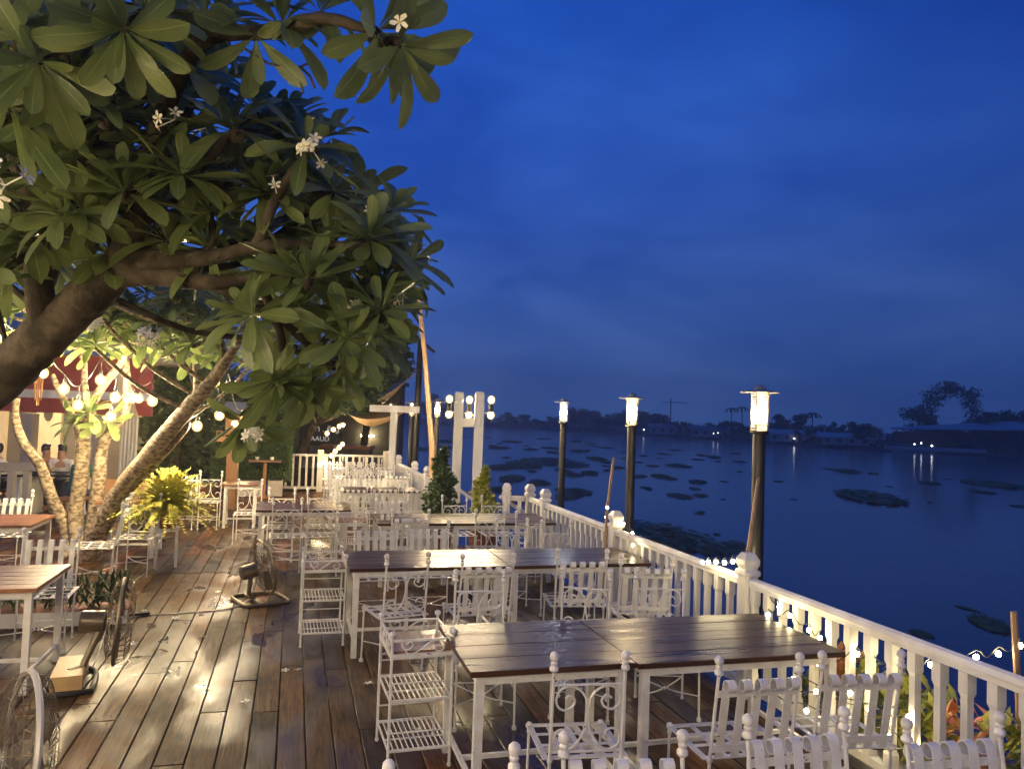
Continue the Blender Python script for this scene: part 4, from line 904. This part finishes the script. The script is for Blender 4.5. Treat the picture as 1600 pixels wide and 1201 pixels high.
bamboo([P(1594, 1201, 4.2) - Vector((0, 0, 1.5)), P(1592, 1100, 4.2), P(1584, 955, 4.2)], [.018, .018, .018], 'bamboo stick at the right edge carrying fairy lights')
bamboo([P(677, 790, 14.2) - Vector((0, 0, 2)), P(675, 700, 14.2), P(664, 560, 14.2), P(654, 462, 14.2)], [.06, .055, .045, .035], 'tall leaning bamboo pole left of the twin white posts')
q = P(646, 700, 24); t = empty('utility_pole', (q.x, q.y, WZ), 0, 'dark utility pole with a slanted cross arm', 'pole')
h = P(650, 533, 24).z - WZ; MB().tube([(0, 0, 0), (.1, 0, h)], [.13, .09], 8).build('pole', 'post', t); MB().bar((-.35, 0, h + .35), (.55, 0, h - .3), .08).build('cross_arm', 'post', t)
# ------------------------------------------------------------------ fans
def fan(loc, rz, tilt, label, hz, r=.3, base='loop', ringm='fan', cagem='fan'):
    t = empty('floor_fan', loc, rz, label, 'fan')
    mt = Matrix.Translation((0, 0, hz)) @ Matrix.Rotation(tilt, 4, 'X')
    def X(p): return mt @ Vector(p)
    m_ = MB()
    for s, dpt in ((-1, .1), (1, .075)):
        for k in range(36):
            a = k * 2 * math.pi / 36; ca, sa = math.cos(a), math.sin(a)
            m_.tube([X((ca * .05, s * dpt, sa * .05)), X((ca * r * .7, s * dpt * .95, sa * r * .7)), X((ca * r * .95, s * dpt * .6, sa * r * .95)), X((ca * r, 0, sa * r))], .0022, 4)
        for q, y in ((.35, .98), (.7, .95), (.92, .66)): m_.tube([X((r * q * math.cos(j * .2244), s * dpt * y, r * q * math.sin(j * .2244))) for j in range(28)], .0025, 4, True)
    m_.build('grille', cagem, t)
    MB().tube([X((r * math.cos(j * .2244), 0, r * math.sin(j * .2244))) for j in range(28)], .014, 6, True).build('rim', ringm, t)
    m_ = MB()
    q3 = mt.to_3x3() @ Matrix.Rotation(R_(-90), 3, 'X')
    m_.lathe([(.06, -.26), (.075, -.25), (.078, -.1), (.06, -.085)], X((0, 0, 0)), 14, mtx=q3 @ Matrix.Rotation(R_(180), 3, 'X')); m_.build('motor', 'fan', t)
    for k in range(3):
        a = k * 2.0944 + .4; m_ = MB(); e = []
        for u, w in ((.05, .05), (.12, .09), (.2, .12), (.26, .1)):
            for s in (-1, 1): e.append(X((u * math.cos(a) - s * w * .6 * math.sin(a), s * .025, u * math.sin(a) + s * w * .6 * math.cos(a))))
        m_.add(e, [(0, 1, 3, 2), (2, 3, 5, 4), (4, 5, 7, 6)]); m_.build('blade', 'fan', t)
    m_ = MB()
    if base == 'loop':
        m_.tube([X((0, .16, -.05)), (0, .16, .1), (0, .1, .03)], .025, 8)
        pts = [(-.26, -.12, .02), (-.2, -.2, .02), (.2, -.2, .02), (.26, -.12, .02), (.26, .2, .02), (.18, .27, .02), (-.18, .27, .02), (-.26, .2, .02)]; m_.tube(cat(pts + [pts[0]], 3)[:-1], .02, 8, True); m_.bar((-.26, .1, .025), (.26, .1, .025), .05, .02); m_.build('base', 'fan', t)
        m_ = MB(); m_.tube([X((.09, .14, -.02)), (.09, .14, .05)], .012, 6); m_.build('bracket', 'fan', t)
    else:
        m_.tube([X((0, .12, -.06)), (-.05, .22, hz - .3), (-.12, .3, .12)], .026, 8); m_.build('pole', 'fan', t)
        m_ = MB(); m_.box((-.02, .3, .085), (.5, .2, .1)); m_.build('base_box', 'fanbox', t, False)
        m_ = MB(); pts = [(-.28, .14, .02), (.1, .14, .02), (.26, .2, .025), (.27, .34, .03), (.1, .42, .02), (-.28, .42, .02)]; m_.tube(cat(pts + [pts[0]], 3)[:-1], .02, 8, True); m_.build('base_ring', 'black', t)
    return t
fan((-.24, 8.75, 0), R_(112), R_(-12), 'low floor fan with loop base on the wet middle of the deck', .36, .29)
fan((-1.2, 6.4, 0), R_(98), R_(4), 'grey standing fan seen edge-on beside the left table', .43, .31, 'box')
fan((-1.06, 3.75, 0), R_(115), R_(6), 'large fan with pale rim cut off by the lower left corner', .55, .34, 'box', 'fanw', 'fan')
# ------------------------------------------------------------------ pots and plants
def frond_plant(t, c, n, r, m, size, rise=.5, name='foliage'):
    mb = MB()
    for _ in range(n):
        a = U(0, 6.28); el = U(.05, 1.4); L_ = r * U(.6, 1.1); d = Vector((math.cos(a) * math.cos(el), math.sin(a) * math.cos(el), math.sin(el) * rise))
        prev = Vector(c)
        for k in range(1, 17):
            s = k / 16; q = Vector(c) + d * L_ * s + Vector((0, 0, -.45 * L_ * s * s)); e = (q - prev).normalized(); sd_ = e.cross(Vector((U(-.4, .4), U(-.4, .4), 1))).normalized(); l = size * (1.15 - s * .8)
            for g in (-1, 1):
                tip = q + (sd_ * g + e * .6 + Vector((0, 0, U(-.2, .3)))).normalized() * l; b_ = e * l * .36
                mb.add([q - b_, tip, q + b_], [(0, 1, 2)])
            mb.add([prev - sd_ * .003, prev + sd_ * .003, q], [(0, 1, 2)]); prev = q
    return mb.build(name, m, t, False)
q = at(258, 884, 0)
t = empty('plant_stand', (q.x, q.y, 0), R_(8), 'white square-legged stand under the yellow-green potted fern', 'stand')
MB().box((0, 0, .475), (.3, .3, .03)).build('top', 'white', t, False)
for sx in (-1, 1):
    for sy in (-1, 1): MB().box((sx * .12, sy * .12, .23), (.035, .035, .46)).build('leg', 'white', t, False)
t = empty('potted_fern', (q.x, q.y, .492), 0, 'terracotta pot of bright yellow-green fern on a white stand', 'potted plant')
MB().lathe([(.1, 0), (.15, .22), (.165, .225), (.165, .26), (.15, .26), (.14, .22)], n=16).build('pot', 'clay', t); frond_plant(t, (0, 0, .24), 300, .72, 'yellow_fol', .08, 1.15)
def shrub(loc, h, r, label, n=1500, m='green_fine'):
    t = empty('potted_shrub', loc, 0, label, 'potted plant'); MB().lathe([(.16, 0), (.22, .34), (.24, .36), (.24, .4), (.2, .4), (.2, .36)], n=16).build('pot', 'clay', t)
    mb = MB(); MB().tube([(0, 0, .3), (.02, 0, h * .8)], .02, 6).build('stem', 'darkbark', t)
    for k in range(9): z = .45 + (h - .45) * k / 8; rr = r * (1 - .8 * ((k / 8) ** 1.4)) * U(.85, 1.1); leaf_cloud(mb, [((U(-.06, .06), U(-.06, .06), z), (rr, rr, .13))], n / 9, .045)
    mb.build('foliage', m, t, False)
q = P(690, 712, 11.6); shrub((q.x, q.y, 0), q.z + .02, .36, 'bushy green potted shrub left of the twin white posts', 2600)
q = P(757, 738, 11.4); shrub((q.x, q.y, 0), q.z, .27, 'slim pale-green potted shrub right of the twin white posts', 1500, 'croton')
t = empty('low_planter', (-2.35, 8.2, 0), 0, 'long low white planter with narrow-leaved plants behind the left table', 'planter')
MB().box((0, 0, .055), (1.8, .42, .11)).build('trough', 'clay', t, False); MB().box((0, -.225, .06), (1.84, .03, .13)).build('edge_board', 'wwood', t, False)
for k in range(9):
    mb = MB()
    for _ in range(110):
        a = U(0, 6.28); d = Vector((math.cos(a), math.sin(a), U(-.1, 2.0))).normalized(); b_ = Vector((-.8 + k * .2 + U(-.09, .09), U(-.15, .15), .1 + U(0, .26))); l = U(.1, .22); e = d.cross(Vector((0, 0, 1))).normalized() * .014; mb.add([b_ - e * .4, b_ + d * l * .5 + e, b_ + d * l, b_ + d * l * .5 - e], [(0, 1, 2, 3)])
    mb.build('plant', 'green_fine', t, False)
# planter ledge outside the railing
t = empty('ledge_planter', (3.72, 3.6, -.05), 0, 'row of lit crotons and flowers in boxes outside the near railing', 'planter')
MB().box((0, 0, -.02), (.34, 2.6, .2)).build('box', 'stone', t, False)
for k in range(12):
    mb = MB(); y = -1.2 + k * .215
    for _ in range(130):
        a = U(0, 6.28); d = Vector((math.cos(a), math.sin(a), U(-.2, 1.6))).normalized(); b_ = Vector((U(-.13, .13), y + U(-.1, .1), .08 + U(0, .45))); l = U(.08, .17); e = d.cross(Vector((0, 0, 1))).normalized() * .025; mb.add([b_, b_ + d * l * .5 + e, b_ + d * l, b_ + d * l * .5 - e], [(0, 1, 2, 3)])
    mb.build('plant', 'croton' if k % 5 else 'pink', t, False)
# ------------------------------------------------------------------ far end of the deck
q = at(395, 775, 0)
t = empty('clipped_hedge', (q.x - .1, q.y + .6, 0), 0, 'tall clipped dark hedge wall behind the white planter boxes', 'hedge')
mb = MB(); H_ = 1.55
for _ in range(9000):
    f = random.choice((0, 0, 0, 1, 2)); x, y, z = U(-.9, .9), U(-.25, .25), U(.35, H_)
    if f == 0: y = -.25 + U(-.05, .05)
    elif f == 1: z = H_ + U(-.05, .06)
    else: x = .9 + U(-.05, .05)
    d = Vector((U(-1, 1), U(-1, 1), U(-1, 1))).normalized(); e = d.orthogonal().normalized(); s = U(.02, .045); p = Vector((x, y, z)); mb.add([p - d * s, p + e * s * .6, p + d * s, p - e * s * .6], [(0, 1, 2, 3)])
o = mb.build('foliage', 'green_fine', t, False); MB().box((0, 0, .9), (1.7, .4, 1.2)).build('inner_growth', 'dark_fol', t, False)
for k, (x0, x1, lab) in enumerate(((372, 411, 'pale planter box before the hedge, left one'), (418, 441, 'pale planter box before the hedge, right one'))):
    a, b = at(x0, 775, 0), at(x1, 775, 0); t = empty('planter_box', (a + b) / 2, 0, lab, 'planter'); MB().box((0, 0, .2), ((b - a).length, .4, .36)).build('box', 'stone', t, False); MB().box((0, 0, .375), ((b - a).length - .06, .34, .02)).build('soil', 'soil', t, False)
q = at(413, 774, 0); t = empty('bistro_table', (q.x, q.y - .5, 0), 0, 'dark pedestal table with white cups before the hedge', 'table')
MB().lathe([(.18, 0), (.18, .02), (.04, .05), (.04, .84)], n=12).build('pedestal', 'wood', t); MB().box((0, 0, .86), (.72, .5, .035)).build('top', 'trayw', t, False)
for dx in (-.18, .15): tag(MB().lathe([(.03, 0), (.045, .06), (.05, .07)], n=10).build('cup', 'petal', None, loc=(q.x + dx, q.y - .5, .879)), 'white cup on the dark pedestal table, %s one' % ('left' if dx < 0 else 'right'), 'cup')
q = at(372, 776, 0); t = empty('spirit_house', (q.x, q.y - 2.2, 0), R_(-10), 'wooden spirit house on a tall orange post with small lights', 'shrine')
f = (Vector((q.x, q.y - 2.2, 0)) - CAM).dot(FW); zz = lambda py: P(372, py, f).z
MB().box((0, 0, zz(690) / 2), (.2, .2, zz(690))).build('post', 'wood', t, False); MB().box((0, 0, zz(686)), (.62, .5, .1)).build('platform', 'wood', t, False)
mb = MB()
for k in range(8): mb.box((-.28 + k * .08, -.22, zz(678)), (.02, .02, .12))
mb.box((0, -.22, zz(674)), (.6, .03, .02)); mb.build('balustrade', 'wood', t, False)
z0 = zz(681); MB().box((0, .05, z0 + .22), (.32, .28, .4)).build('shrine_room', 'wood', t, False); MB().add([(-.28, -.2, z0 + .42), (.28, -.2, z0 + .42), (.28, .3, z0 + .42), (-.28, .3, z0 + .42), (-.2, .05, z0 + .7), (.2, .05, z0 + .7)], [(0, 1, 5, 4), (2, 3, 4, 5), (1, 2, 5), (3, 0, 4), (3, 2, 1, 0)]).build('roof', 'roof', t, False)
# dark end building with sign
c = P(520, 690, 27); t = empty('end_building', (c.x, c.y, 0), -yaw, 'dark restaurant building with lettered sign beyond the end fence', 'building'); s = 27 / FPX
def px2(x): return (x - 520) * s
MB().box((px2(520), 1.0, 1.0), (200 * s, 1.2, 4.4)).build('wall', 'darkwall', t, False)
MB().box((px2(520), .2, 2.05 - 30 * s + 1.75), (215 * s, 2.4, .12)).build('roof', 'roof', t, False)
for k, x in enumerate((440, 457, 478, 499)): MB().box((px2(x), .36, 1.0), (.1, .1, 2.4)).build('mullion', 'darkwall', t, False)
for x in (448, 467, 489): MB().box((px2(x), .39, .42), (17 * s, .03, .8)).build('window_panel', 'greywall', t, False)
sb = MB().box((px2(490), .3, 1.28), (84 * s, .08, .78)).build('sign_board', 'darkwall', t, False)  # hung over the windows
def text(body, size, loc, parent, m='letter'):
    cu = bpy.data.curves.new('lettering', 'FONT'); cu.body = body; cu.size = size; cu.extrude = .01; cu.align_x = 'CENTER'
    ob = bpy.data.objects.new('lettering', cu); COL.objects.link(ob); bpy.context.view_layer.update()
    me = bpy.data.meshes.new_from_object(ob.evaluated_get(bpy.context.evaluated_depsgraph_get())); bpy.data.objects.remove(ob); me.materials.clear(); me.materials.append(M[m])
    o = link('lettering', me, parent, loc); o.rotation_euler = (R_(90), 0, 0); return o
text('AAUD', .24, (px2(497), .245, 1.0), sb); text('\u0e28\u0e32 . \u0e04\u0e34\u0e0d', .3, (px2(505), .245, 1.33), sb)
MB().box((px2(572), .2, 1.24), (20 * s, .05, .05)).build('strip_lamp', 'bulbs', t, False)
MB().box((px2(555), -1.2, .9), (75 * s, .9, .1)).build('counter_top', 'clay', t, False); MB().box((px2(555), -1.2, .42), (70 * s, .7, .84)).build('counter', 'darkwall', t, False)
q = P(300, 700, 25); t = empty('garden_hedge', (q.x, q.y, -.35), -yaw, 'dark unlit hedge closing the garden behind the plumeria and chairs', 'hedge')
mb = MB()
for _ in range(9000):
    p = Vector((U(-5.2, 3.4), -.5 + U(-.15, .15), U(0, 3.0))) if rnd() < .8 else Vector((U(-5.2, 3.4), U(-.5, .5), 3.0 + U(-.15, .2)))
    d = Vector((U(-1, 1), U(-1, 1), U(-1, 1))).normalized(); e = d.orthogonal().normalized(); s_ = U(.05, .1); mb.add([p - d * s_, p + e * s_ * .6, p + d * s_, p - e * s_ * .6], [(0, 1, 2, 3)])
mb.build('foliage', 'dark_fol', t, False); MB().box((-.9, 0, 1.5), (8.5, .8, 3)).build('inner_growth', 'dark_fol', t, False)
# white T canopy post and shade sails
q = P(616, 640, 18.5); t = empty('canopy_post', (q.x, q.y, 0), -yaw, 'white T-shaped canopy post beyond the far railing', 'post'); MB().box((0, 0, (q.z - .05) / 2), (.15, .15, q.z - .05)).build('post', 'wwood', t, False); MB().box((0.02, 0, q.z + .02), (1.2, .16, .16)).build('beam', 'wwood', t, False)
def sail(label, pts, m='tan'):
    n = 8; A_, B_, C_ = [Vector(p) for p in pts]; mb = MB(); idx = {}
    for i in range(n + 1):
        for j in range(n + 1 - i):
            u, v = i / n, j / n; w_ = 1 - u - v; p = A_ * w_ + B_ * u + C_ * v - Vector((0, 0, 2.6 * u * v * w_ * 3 + .35 * (u * v + v * w_ + u * w_))); idx[i, j] = len(mb.v); mb.v.append(tuple(p - A_))
    for i in range(n):
        for j in range(n - i):
            mb.f.append((idx[i, j], idx[i + 1, j], idx[i, j + 1]))
            if j < n - i - 1: mb.f.append((idx[i + 1, j], idx[i + 1, j + 1], idx[i, j + 1]))
    o = mb.build('shade_sail', m, None, True, 80, loc=A_); sm = o.modifiers.new('thickness', 'SOLIDIFY'); sm.thickness = .01; tag(o, label, 'shade sail')
sail('tan shade sail rising to a sharp tip beside the bamboo pole', [P(655, 577, 21), P(575, 632, 20), P(540, 640, 25)]); sail('lower tan shade sail stretched to the white canopy post', [P(652, 634, 18.4), P(575, 655, 19), P(530, 636, 24)])
# ------------------------------------------------------------------ pavilion at left with diners
fb = 16.5; c = P(110, 700, fb); s = fb / FPX
t = empty('pavilion', (c.x, c.y, 0), -yaw, 'lit pavilion with red fascia and cream doors behind the plumeria', 'building')
def bx(x, y=0): return ((x - 800) * (fb + y) + 690 * fb) / FPX
def bz(y): return 2.05 - (y - 622 - (110 - 110) * .03) * s
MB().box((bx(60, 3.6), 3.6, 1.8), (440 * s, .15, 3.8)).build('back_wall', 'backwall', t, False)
MB().box((bx(60), 1.6, .06), (420 * s, 4.4, .1)).build('floor', 'wood', t, False)
MB().add([(bx(-140), -1.1, bz(552)), (bx(225), -1.1, bz(552)), (bx(225), 4.2, bz(552)), (bx(-140), 4.2, bz(552)), (bx(-140), 1.6, bz(470)), (bx(225), 1.6, bz(470))], [(0, 1, 5, 4), (2, 3, 4, 5), (1, 2, 5), (3, 0, 4), (3, 2, 1, 0)]).build('roof', 'greywall', t, False)
MB().box((bx(75, -.75), -.75, bz(578)), (300 * s, .08, 52 * s)).build('fascia', 'redpaint', t, False); MB().box((bx(75, -.75), -.72, bz(610)), (300 * s, .1, 12 * s)).build('fascia_trim', 'wwood', t, False); MB().box((bx(75, -.75), -.7, bz(627)), (300 * s, .08, 22 * s)).build('fascia', 'redpaint', t, False)
for x in (-60, 45, 150): MB().box((bx(x, -.6), -.6, bz(640) / 2), (.22, .22, bz(640))).build('column', 'greywall', t, False)
for x0, x1 in ((-25, 10), (57, 95), (120, 150)):
    d = MB().box((bx((x0 + x1) / 2, 3.48), 3.48, 1.1), ((x1 - x0) * s * 1.25, .08, 2.1)).build('door', 'cream', t, False)
    MB().lathe([(.11, 0), (.12, .02)], n=14, mtx=Matrix.Rotation(R_(90), 3, 'X') @ Matrix.Diagonal((1, 1.7, 1))).build('oval_window', 'darkwall', d, loc=(bx((x0 + x1) / 2, 3.48), 3.435, 1.75))
for k in range(9): MB().tube([(bx(200 + k * 2.8), -.3 + .05 * (k % 2), .1), (bx(200 + k * 2.8), -.3 + .05 * (k % 2), bz(575))], .03, 6).build('curtain_fold', 'wwood', t)
MB().add([(bx(198), -.85, bz(640)), (bx(240), -.85, bz(640)), (bx(212), -.85, bz(560)), (bx(198), -.6, bz(640)), (bx(240), -.6, bz(640)), (bx(212), -.6, bz(560))], [(0, 1, 2), (5, 4, 3), (0, 3, 4, 1), (1, 4, 5, 2), (2, 5, 3, 0)]).build('gable_canvas', 'cream', t, False)
for x in (20, 100): o = MB().lathe([(.05, 0), (.08, -.03), (.05, -.06)], n=12).build('ceiling_lamp', 'bulb', t, loc=(bx(x, 1.5), 1.5, bz(558) - .1))
# low grey balustrade
for k, (x0, x1) in enumerate(((-40, 48),)):
    MB().box((bx(4, -3.6), -3.6, .95), (90 * s, .1, .12)).build('low_rail', 'greywall', t, False); MB().box((bx(4, -3.6), -3.6, .12), (90 * s, .1, .1)).build('low_rail', 'greywall', t, False)
    for x in (-30, -5, 20, 44): MB().box((bx(x, -3.6), -3.6, .5), (.1, .09, .8)).build('low_post', 'greywall', t, False)
for x, y, lab in ((5, -2.6, 'left'), (96, -2.35, 'right')):
    o = empty('diner_table', Vector((c.x, c.y, 0)) + Matrix.Rotation(-yaw, 3, 'Z') @ Vector((bx(x, y), y, .002)), -yaw, 'dark-topped diner table in the pavilion, %s one' % lab, 'table')
    MB().box((0, 0, .73), (1.1, .7, .04)).build('top', 'darktop', o, False)
    for sx in (-1, 1): MB().box((sx * .45, 0, .355), (.05, .5, .71)).build('leg', 'white', o, False)
# seated people
def person(loc, rz, shirt, label, hairlong=True, lean=.1):
    t = empty('person', loc, rz, label, 'person'); t.scale = (.93, .93, .93)
    V = [(0, 0, .5), (0, .01, .66), (0, .02 + lean * .4, .86), (0, .02 + lean, 1.0), (0, .03 + lean, 1.07), (0, .05 + lean, 1.16), (0, .055 + lean, 1.235)]
    Rr = [(.15, .12), (.14, .105), (.16, .11), (.12, .085), (.055, .058), (.085, .098), (.08, .092)]
    E_ = [(i, i + 1) for i in range(6)]
    for s in (-1, 1):
        k = len(V); V += [(s * .17, .02 + lean, 1.0), (s * .22, .06 + lean, .8), (s * .16, .26 + lean, .72 + (.12 if s > 0 else 0)), (s * .12, .33 + lean, .76 + (.2 if s > 0 else 0))]; Rr += [(.058, .058), (.045, .045), (.034, .034), (.03, .02)]; E_ += [(3, k), (k, k + 1), (k + 1, k + 2), (k + 2, k + 3)]
        k = len(V); V += [(s * .1, .05, .5), (s * .12, .42, .5), (s * .12, .44, .1), (s * .12, .55, .05)]; Rr += [(.085, .085), (.06, .06), (.045, .045), (.035, .03)]; E_ += [(0, k), (k, k + 1), (k + 1, k + 2), (k + 2, k + 3)]
    def skin(name, vs, es, rs, m, grow=1.0, parent=t):
        me = bpy.data.meshes.new(name); me.from_pydata(vs, es, []); o = link(name, me, parent); o.modifiers.new('s', 'SKIN'); sv = me.skin_vertices[0].data
        for i, r in enumerate(rs): sv[i].radius = (r[0] * grow, r[1] * grow)
        sv[0].use_root = True; sb_ = o.modifiers.new('d', 'SUBSURF'); sb_.levels = 1; sb_.render_levels = 1; me.materials.append(M[m]); return o
    skin('body', V, E_, Rr, 'skin')
    si = [0, 1, 2, 3, 7, 8, 15, 16]; mp_ = {v: i for i, v in enumerate(si)}
    skin('shirt', [V[i] for i in si] + [(0, .03 + lean, 1.06)], [(0, 1), (1, 2), (2, 3), (3, 4), (4, 5), (3, 6), (6, 7), (3, 8)], [Rr[i] for i in si] + [(.062, .062)], shirt, 1.16)
    ti = [0, 11, 12, 13, 19, 20, 21]; skin('trousers', [V[i] for i in ti], [(0, 1), (1, 2), (2, 3), (0, 4), (4, 5), (5, 6)], [Rr[i] for i in ti], 'jeans', 1.12)
    m_ = MB(); hc = Vector((0, .045 + lean, 1.235)); m_.lathe([(.02, .115), (.06, .1), (.083, .05), (.086, 0), (.075, -.05), (.05, -.09 if not hairlong else -.2)], hc + Vector((0, -.05, 0)), 12); m_.build('hair', 'hair', t)
    m_ = MB()
    for s in (-1, 1): m_.ball(hc + Vector((s * .03, .098, -.01)), .009, 6, 4)
    m_.build('eyes', 'hair', t); m_ = MB(); m_.add([hc + Vector(q) for q in ((-.014, .09, -.05), (.014, .09, -.05), (0, .125, -.045), (0, .1, .0))], [(0, 1, 2), (0, 2, 3), (1, 3, 2)]); m_.build('nose', 'skin', t); MB().box(hc + Vector((0, .093, -.075)), (.04, .012, .01)).build('mouth', 'clay', t, False)
    m_ = MB(); m_.lathe([(.02, .095), (.06, .085), (.082, .05), (.08, .035)], hc + Vector((0, .005, .025)), 12); m_.build('hair_front', 'hair', t)
def pv(px, y, z=.004): return Vector((c.x, c.y, 0)) + Matrix.Rotation(-yaw, 3, 'Z') @ Vector((bx(px, y), y, z))
person(pv(100, -1.75), math.pi - yaw + .2, 'shirt_white', 'dark-haired person in a cream top, hand raised to the mouth, seated in the pavilion')
person(pv(121, -3.1), -yaw - .3, 'shirt_green', 'person in a green shirt seated with the back turned, behind the trunks', False)
person(pv(68, -1.75), math.pi - yaw + .9, 'shirt_orange', 'person in an orange shirt seated beside the pavilion column', False)
person(pv(14, -2.0), math.pi - yaw - .6, 'shirt_white', 'dark-haired person bent forward in a pale top at the left edge', False, .2)
def seat_box(p, lab):
    o = empty('dining_stool', p, -yaw, lab, 'stool'); MB().box((0, 0, .4), (.4, .4, .05)).build('seat', 'wood', o, False)
    for sx in (-1, 1):
        for sy in (-1, 1): MB().box((sx * .16, sy * .16, .19), (.04, .04, .38)).build('leg', 'wood', o, False)
for px, y, lab in ((100, -1.7, 'stool under the person in the cream top'), (121, -3.15, 'stool under the person in green'), (68, -1.7, 'stool under the person in orange'), (14, -1.95, 'stool under the person at the left edge')): seat_box(pv(px, y), lab)
# wind chime on the near bulb
q = P(61, 590, 8.9); t = empty('wind_chime', q, 0, 'wind chime of hanging yellow tubes below a bright bulb', 'wind chime')
MB().lathe([(.05, 0), (.055, .012)], n=12).build('disc', 'wood', t)
for k in range(6): a = k * 1.047; MB().tube([(.04 * math.cos(a), .04 * math.sin(a), -.01), (.04 * math.cos(a), .04 * math.sin(a), -.2 - .06 * (k % 3))], .007, 6).build('chime_tube', 'wood', t)
# small things on the deck
def fallen(px, py, label, s=.035):
    q = at(px, py, .006); mb, my = MB(), MB(); flower(mb, my, Vector((0, 0, .004)), Vector((U(-.3, .3), U(-.3, .3), 1)), s); o = mb.build('fallen_flower', 'petal', None, False, loc=q); my.build('flower_heart', 'petaly', o); tag(o, label, 'flower', 'fallen plumeria flowers on the deck')
for px, py in ((445, 1048), (317, 996), (273, 966), (381, 1099), (383, 1097), (575, 1068), (290, 905), (652, 1140), (465, 1047), (208, 1006), (340, 925)): fallen(px, py, 'small white plumeria flower fallen on the deck planks')
for px, py, l, a, lab in ((238, 1017, .2, .1, 'long dry brown leaf on the planks, in front of the flowers'), (277, 972, .14, -.3, 'curled dry brown leaf on the planks near the cable'), (232, 1019, .06, .4, 'small dry leaf scrap beside the long dry leaf')):
    q = at(px, py, .008); v, f, uv = LV[2]; m_ = MB(); m_.add([(x * l * .7, y * l, z * l + .02) for x, y, z in v], f); o = m_.build('dry_leaf', 'tan', None, True, 80, loc=q); o.rotation_euler = (0, 0, R_(-90) + a); tag(o, lab, 'leaf')
pts = [at(125, 1065, .01), at(150, 1030, .01), at(172, 975, .01), at(215, 962, .012), at(290, 957, .01), at(360, 950, .01), at(392, 935, .02)]
tag(MB().tube([p - pts[0] for p in cat(pts, 5)], .006, 6).build('power_cable', 'cablew', None, loc=pts[0]), 'thin pale power cable running across the planks between two fans', 'cable')
q = at(216, 963, 0); t = empty('socket_strip', (q.x, q.y, .004), .3, 'small black socket strip on the planks where the cables meet', 'socket strip'); MB().box((0, 0, .018), (.2, .05, .036)).build('case', 'black', t, False); MB().box((.05, 0, .045), (.04, .035, .02)).build('plug', 'white', t, False)
for px, py, lab in ((597, 812, 'left'), (606, 812, 'right')):
    q = at(px, py, .751); tag(MB().lathe([(.02, 0), (.022, .05), (.012, .06), (.014, .075)], n=10).build('shaker', 'petal', None, loc=(q.x, q.y, .7515)), 'small white shaker on the third table, %s one' % lab, 'shaker')
for o in bpy.data.objects:
    if 'used' in o: del o['used']

# ------------------------------------------------------------------ evening haze over the river
hz_ = MB().box((200, 300, 22), (1500, 1000, 53)).build('haze', 'slab', None, False); tag(hz_, 'thin evening haze over the river', 'haze', kind='stuff')
m_ = bpy.data.materials.new('haze'); m_.use_nodes = True; n_ = m_.node_tree.nodes; n_.remove(n_['Principled BSDF'])
pv_ = n_.new('ShaderNodeVolumePrincipled'); pv_.inputs['Density'].default_value = .0012; pv_.inputs['Color'].default_value = (.9, .92, .95, 1); m_.node_tree.links.new(pv_.outputs[0], n_['Material Output'].inputs['Volume'])
hz_.data.materials[0] = m_
S.cycles.volume_bounces = 0
